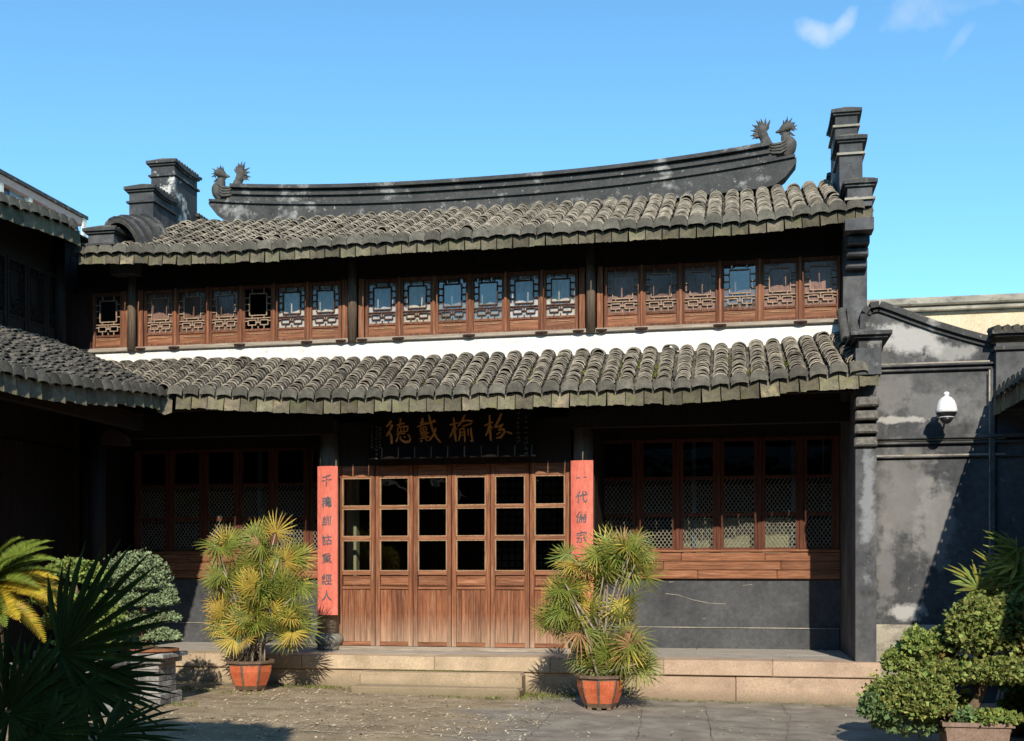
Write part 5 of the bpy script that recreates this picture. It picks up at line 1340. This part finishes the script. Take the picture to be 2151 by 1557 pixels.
# unseen evergreen tree, added so that its shade falls on the windmill palm
tr = thing('added_tree', (-3.9, 2.4, 0), 'leafy evergreen tree added out of view to shade the windmill palm', 'tree')
branch(tr, [(-3.9,2.4,-.1), (-3.85,2.4,1.4), (-3.6,2.45,2.8), (-3.45,2.5,3.8)], .13, .05, name='trunk')
for k in range(5):
    a = k*1.26; branch(tr, [(-3.6,2.45,2.8), (-3.5+.5*math.cos(a), 2.5+.4*math.sin(a), 3.4), (-3.45+.9*math.cos(a), 2.5+.7*math.sin(a), 3.9)], .04, .012)
for i, (dx, dy, dz, r_) in enumerate(((0,0,0,.85),(-.5,.2,.4,.7),(.25,-.2,-.55,.6),(-.6,-.1,-.4,.65),(-.2,.5,-.1,.7),(.1,.2,.5,.6))):
    pad(tr, -3.45+dx, 3.9+dz, 2.5+dy, r_, r_*.75, r_*.8, 1100, .12, m_treeleaf, 'crown', 1., 600+i)

# unseen trees behind the entrance hall, added to keep sky light out
for i, (tx, ty, th) in enumerate(((-13,-15,12.),(-5,-17,13.),(3,-15.5,12.5),(11,-17,12.))):
    tb = thing('added_tree', (tx, ty, 0), ('added tall tree behind the entrance hall, beyond its left corner', 'added spreading tree behind the middle of the entrance hall', 'added tall tree behind the entrance hall, near its right corner', 'added tall tree beyond the right end of the entrance hall')[i], 'tree', 'added sky blocking trees behind the entrance hall')
    part('trunk', MB().tube([(tx,ty,-.2),(tx+.2,ty,4),(tx,ty,th-4)], [.35,.28,.12], 8), m_bark, tb)
    for k in range(5): pad(tb, tx+R.uniform(-2.2,2.2), th-3.2+R.uniform(-2.6,1.), ty+R.uniform(-1.5,1.5), 2.7, 2.2, 2.4, 700, .42, m_treeleaf, 'crown', 1., 800+i*7+k)

# ------------------------------------------------------------------ weeds and litter on the ground
mb = MB()
def tuft(x, y, s, n):
    for _ in range(n):
        a = R.uniform(0, 6.28); l = s*R.uniform(.5,1.2); ox, oy = R.gauss(0, s*.8), R.gauss(0, s*.5); z = gz(x)+.0
        d = Vector((math.cos(a)*.6, math.sin(a)*.6, 1)).normalized()*l; w = Vector((-math.sin(a), math.cos(a), 0))*s*.13; c = Vector((x+ox, y+oy, z))
        mb.add([c-w, c+w, c+d*.6+w*.7, c+d], [(0,1,2,3)])
spans = [(X_(1030, 13.9), X_(1200, 13.9), 13.9, 14.5, 70, .05), (X_(560, 14.4), X_(760, 14.4), 14.2, 14.55, 90, .03), (X_(370, 14.2), X_(500, 14.2), 13.3, 14.5, 60, .035), (X_(1320, 14.3), X_(1800, 14.3), 14.35, 14.58, 110, .025), (X_(880, 13.8), X_(1060, 13.8), 13.75, 13.95, 25, .03), (X_(480, 13.6), X_(560, 13.6), 13.3, 13.6, 20, .03), (X_(300, 12.2), X_(420, 12.2), 11.9, 12.4, 25, .035), (X_(780, 14.3), X_(1080, 14.3), 14.0, 14.0, 0, .02)]
for (a, b, c, d, n, s) in spans:
    for _ in range(n): tuft(R.uniform(a, b), c + (d-c)*R.random(), s, 9)
part('weeds', mb, m_grass, kind='stuff')
mb = MB()
for _ in range(55):   # weeds rooted in the joint above the first step
    x = R.uniform(X_(800, YP), X_(1040, YP)); 
    for q in range(5):
        a = R.uniform(0, 6.28); c = Vector((x+R.gauss(0,.02), YP-.06, .276)); d = Vector((math.cos(a)*.6, -.4, R.uniform(.4,1)))*.03; w = Vector((.006, 0, .0)); mb.add([c-w, c+w, c+d*.6+w*.7, c+d], [(0,1,2,3)])
part('step_weeds', mb, m_grass, kind='stuff')
mb = MB()
LC = [(R.uniform(-6,1.2), R.uniform(9.6,14.2), R.uniform(.15,.6)) for _ in range(30)]
for _ in range(3600):
    c_ = R.choice(LC); x = R.gauss(c_[0], c_[2]*1.6) if R.random() < .7 else R.uniform(-6, 1.2); y = min(14.3, R.gauss(c_[1], c_[2]*.6)) if R.random() < .7 else R.uniform(9.6, 14.0)
    if R.random() > (1. if x < -2 else .25): continue
    a = R.uniform(0, 6.28); l = R.uniform(.008, .03); w = l*R.uniform(.2,.6); z = gz(x)+.008
    d = Vector((math.cos(a), math.sin(a), R.uniform(-.1,.5)))*l; s = Vector((-math.sin(a), math.cos(a), R.uniform(-.2,.4)))*w; c = Vector((x, y, z)); mb.add([c-d, c-s, c+d, c+s], [(0,1,2,3)])
part('leaf_litter', mb, m_litter, kind='stuff')

def ground_line(pts, w, z=.006):
    mb = MB(); P_ = []
    for i in range(len(pts)-1):
        for u in range(8):
            t = u/8; P_.append((pts[i][0]*(1-t)+pts[i+1][0]*t + R.gauss(0,.012), pts[i][1]*(1-t)+pts[i+1][1]*t + R.gauss(0,.012)))
    P_.append(pts[-1])
    for i, (x, y) in enumerate(P_):
        ww = w*R.uniform(.3,1.2); mb.v += [(x-ww*.4, y-ww, gz(x)+z+.012), (x+ww*.4, y+ww, gz(x)+z+.012)]
    for i in range(len(P_)-1): mb.f.append((2*i, 2*i+2, 2*i+3, 2*i+1))
    return mb
def G2(px, py):
    t = (px-CX)/FPX; Y = 12.
    for _ in range(12):
        X = Y*math.tan(math.atan(t)-YAW); d = FPX*(EYE-gz(X))/(py-HOR); Y = d/(math.cos(YAW)-math.tan(math.atan(t)-YAW)*math.sin(YAW))
    return X, Y
m_crack = M_('dirt filled crack', (.045,.038,.028), (.10,.085,.06), 20, .95, 0)
m_scuff = M_('pale mortar scuff', (.50,.44,.34), (.66,.59,.47), 20, .95, 0)
cr = MB()
for pts in ([(1205,1478),(1160,1500),(1130,1530),(1105,1557)], [(1350,1490),(1345,1520),(1338,1557)], [(1480,1485),(1500,1557)], [(1640,1482),(1660,1510),(1652,1557)], [(1150,1500),(1345,1512),(1500,1518),(1760,1520)]):
    b = ground_line([G2(*q) for q in pts], .006); cr.add(b.v, b.f)
part('paving_cracks', cr, m_crack, kind='stuff')
sc = MB()
for pts in ([(640,1537),(690,1541),(770,1542)], [(790,1541),(850,1544)], [(890,1543),(960,1549)], [(850,1472),(900,1468)], [(1085,1536),(1110,1537)], [(860,1491),(925,1487)]):
    b = ground_line([G2(*q) for q in pts], .012, .004); sc.add(b.v, b.f)
part('mortar_streaks', sc, m_scuff, kind='stuff')
ms = MB(); rr = random.Random(5)
for _ in range(26):      # moss in the channels of the lower roof
    a0 = rr.choice([1.70-.236*(k+.5) for k in range(2, 26)]); b0 = rr.uniform(.15, .9)
    for q in range(26):
        p_ = low_pt(a0 + rr.gauss(0,.02), b0 + rr.gauss(0,.07)) + Vector((0,0,.03))
        clump(ms, p_, Vector((0,-.4,1)), .022, rr)
part('roof_moss', ms, m_grass, low, kind='stuff')
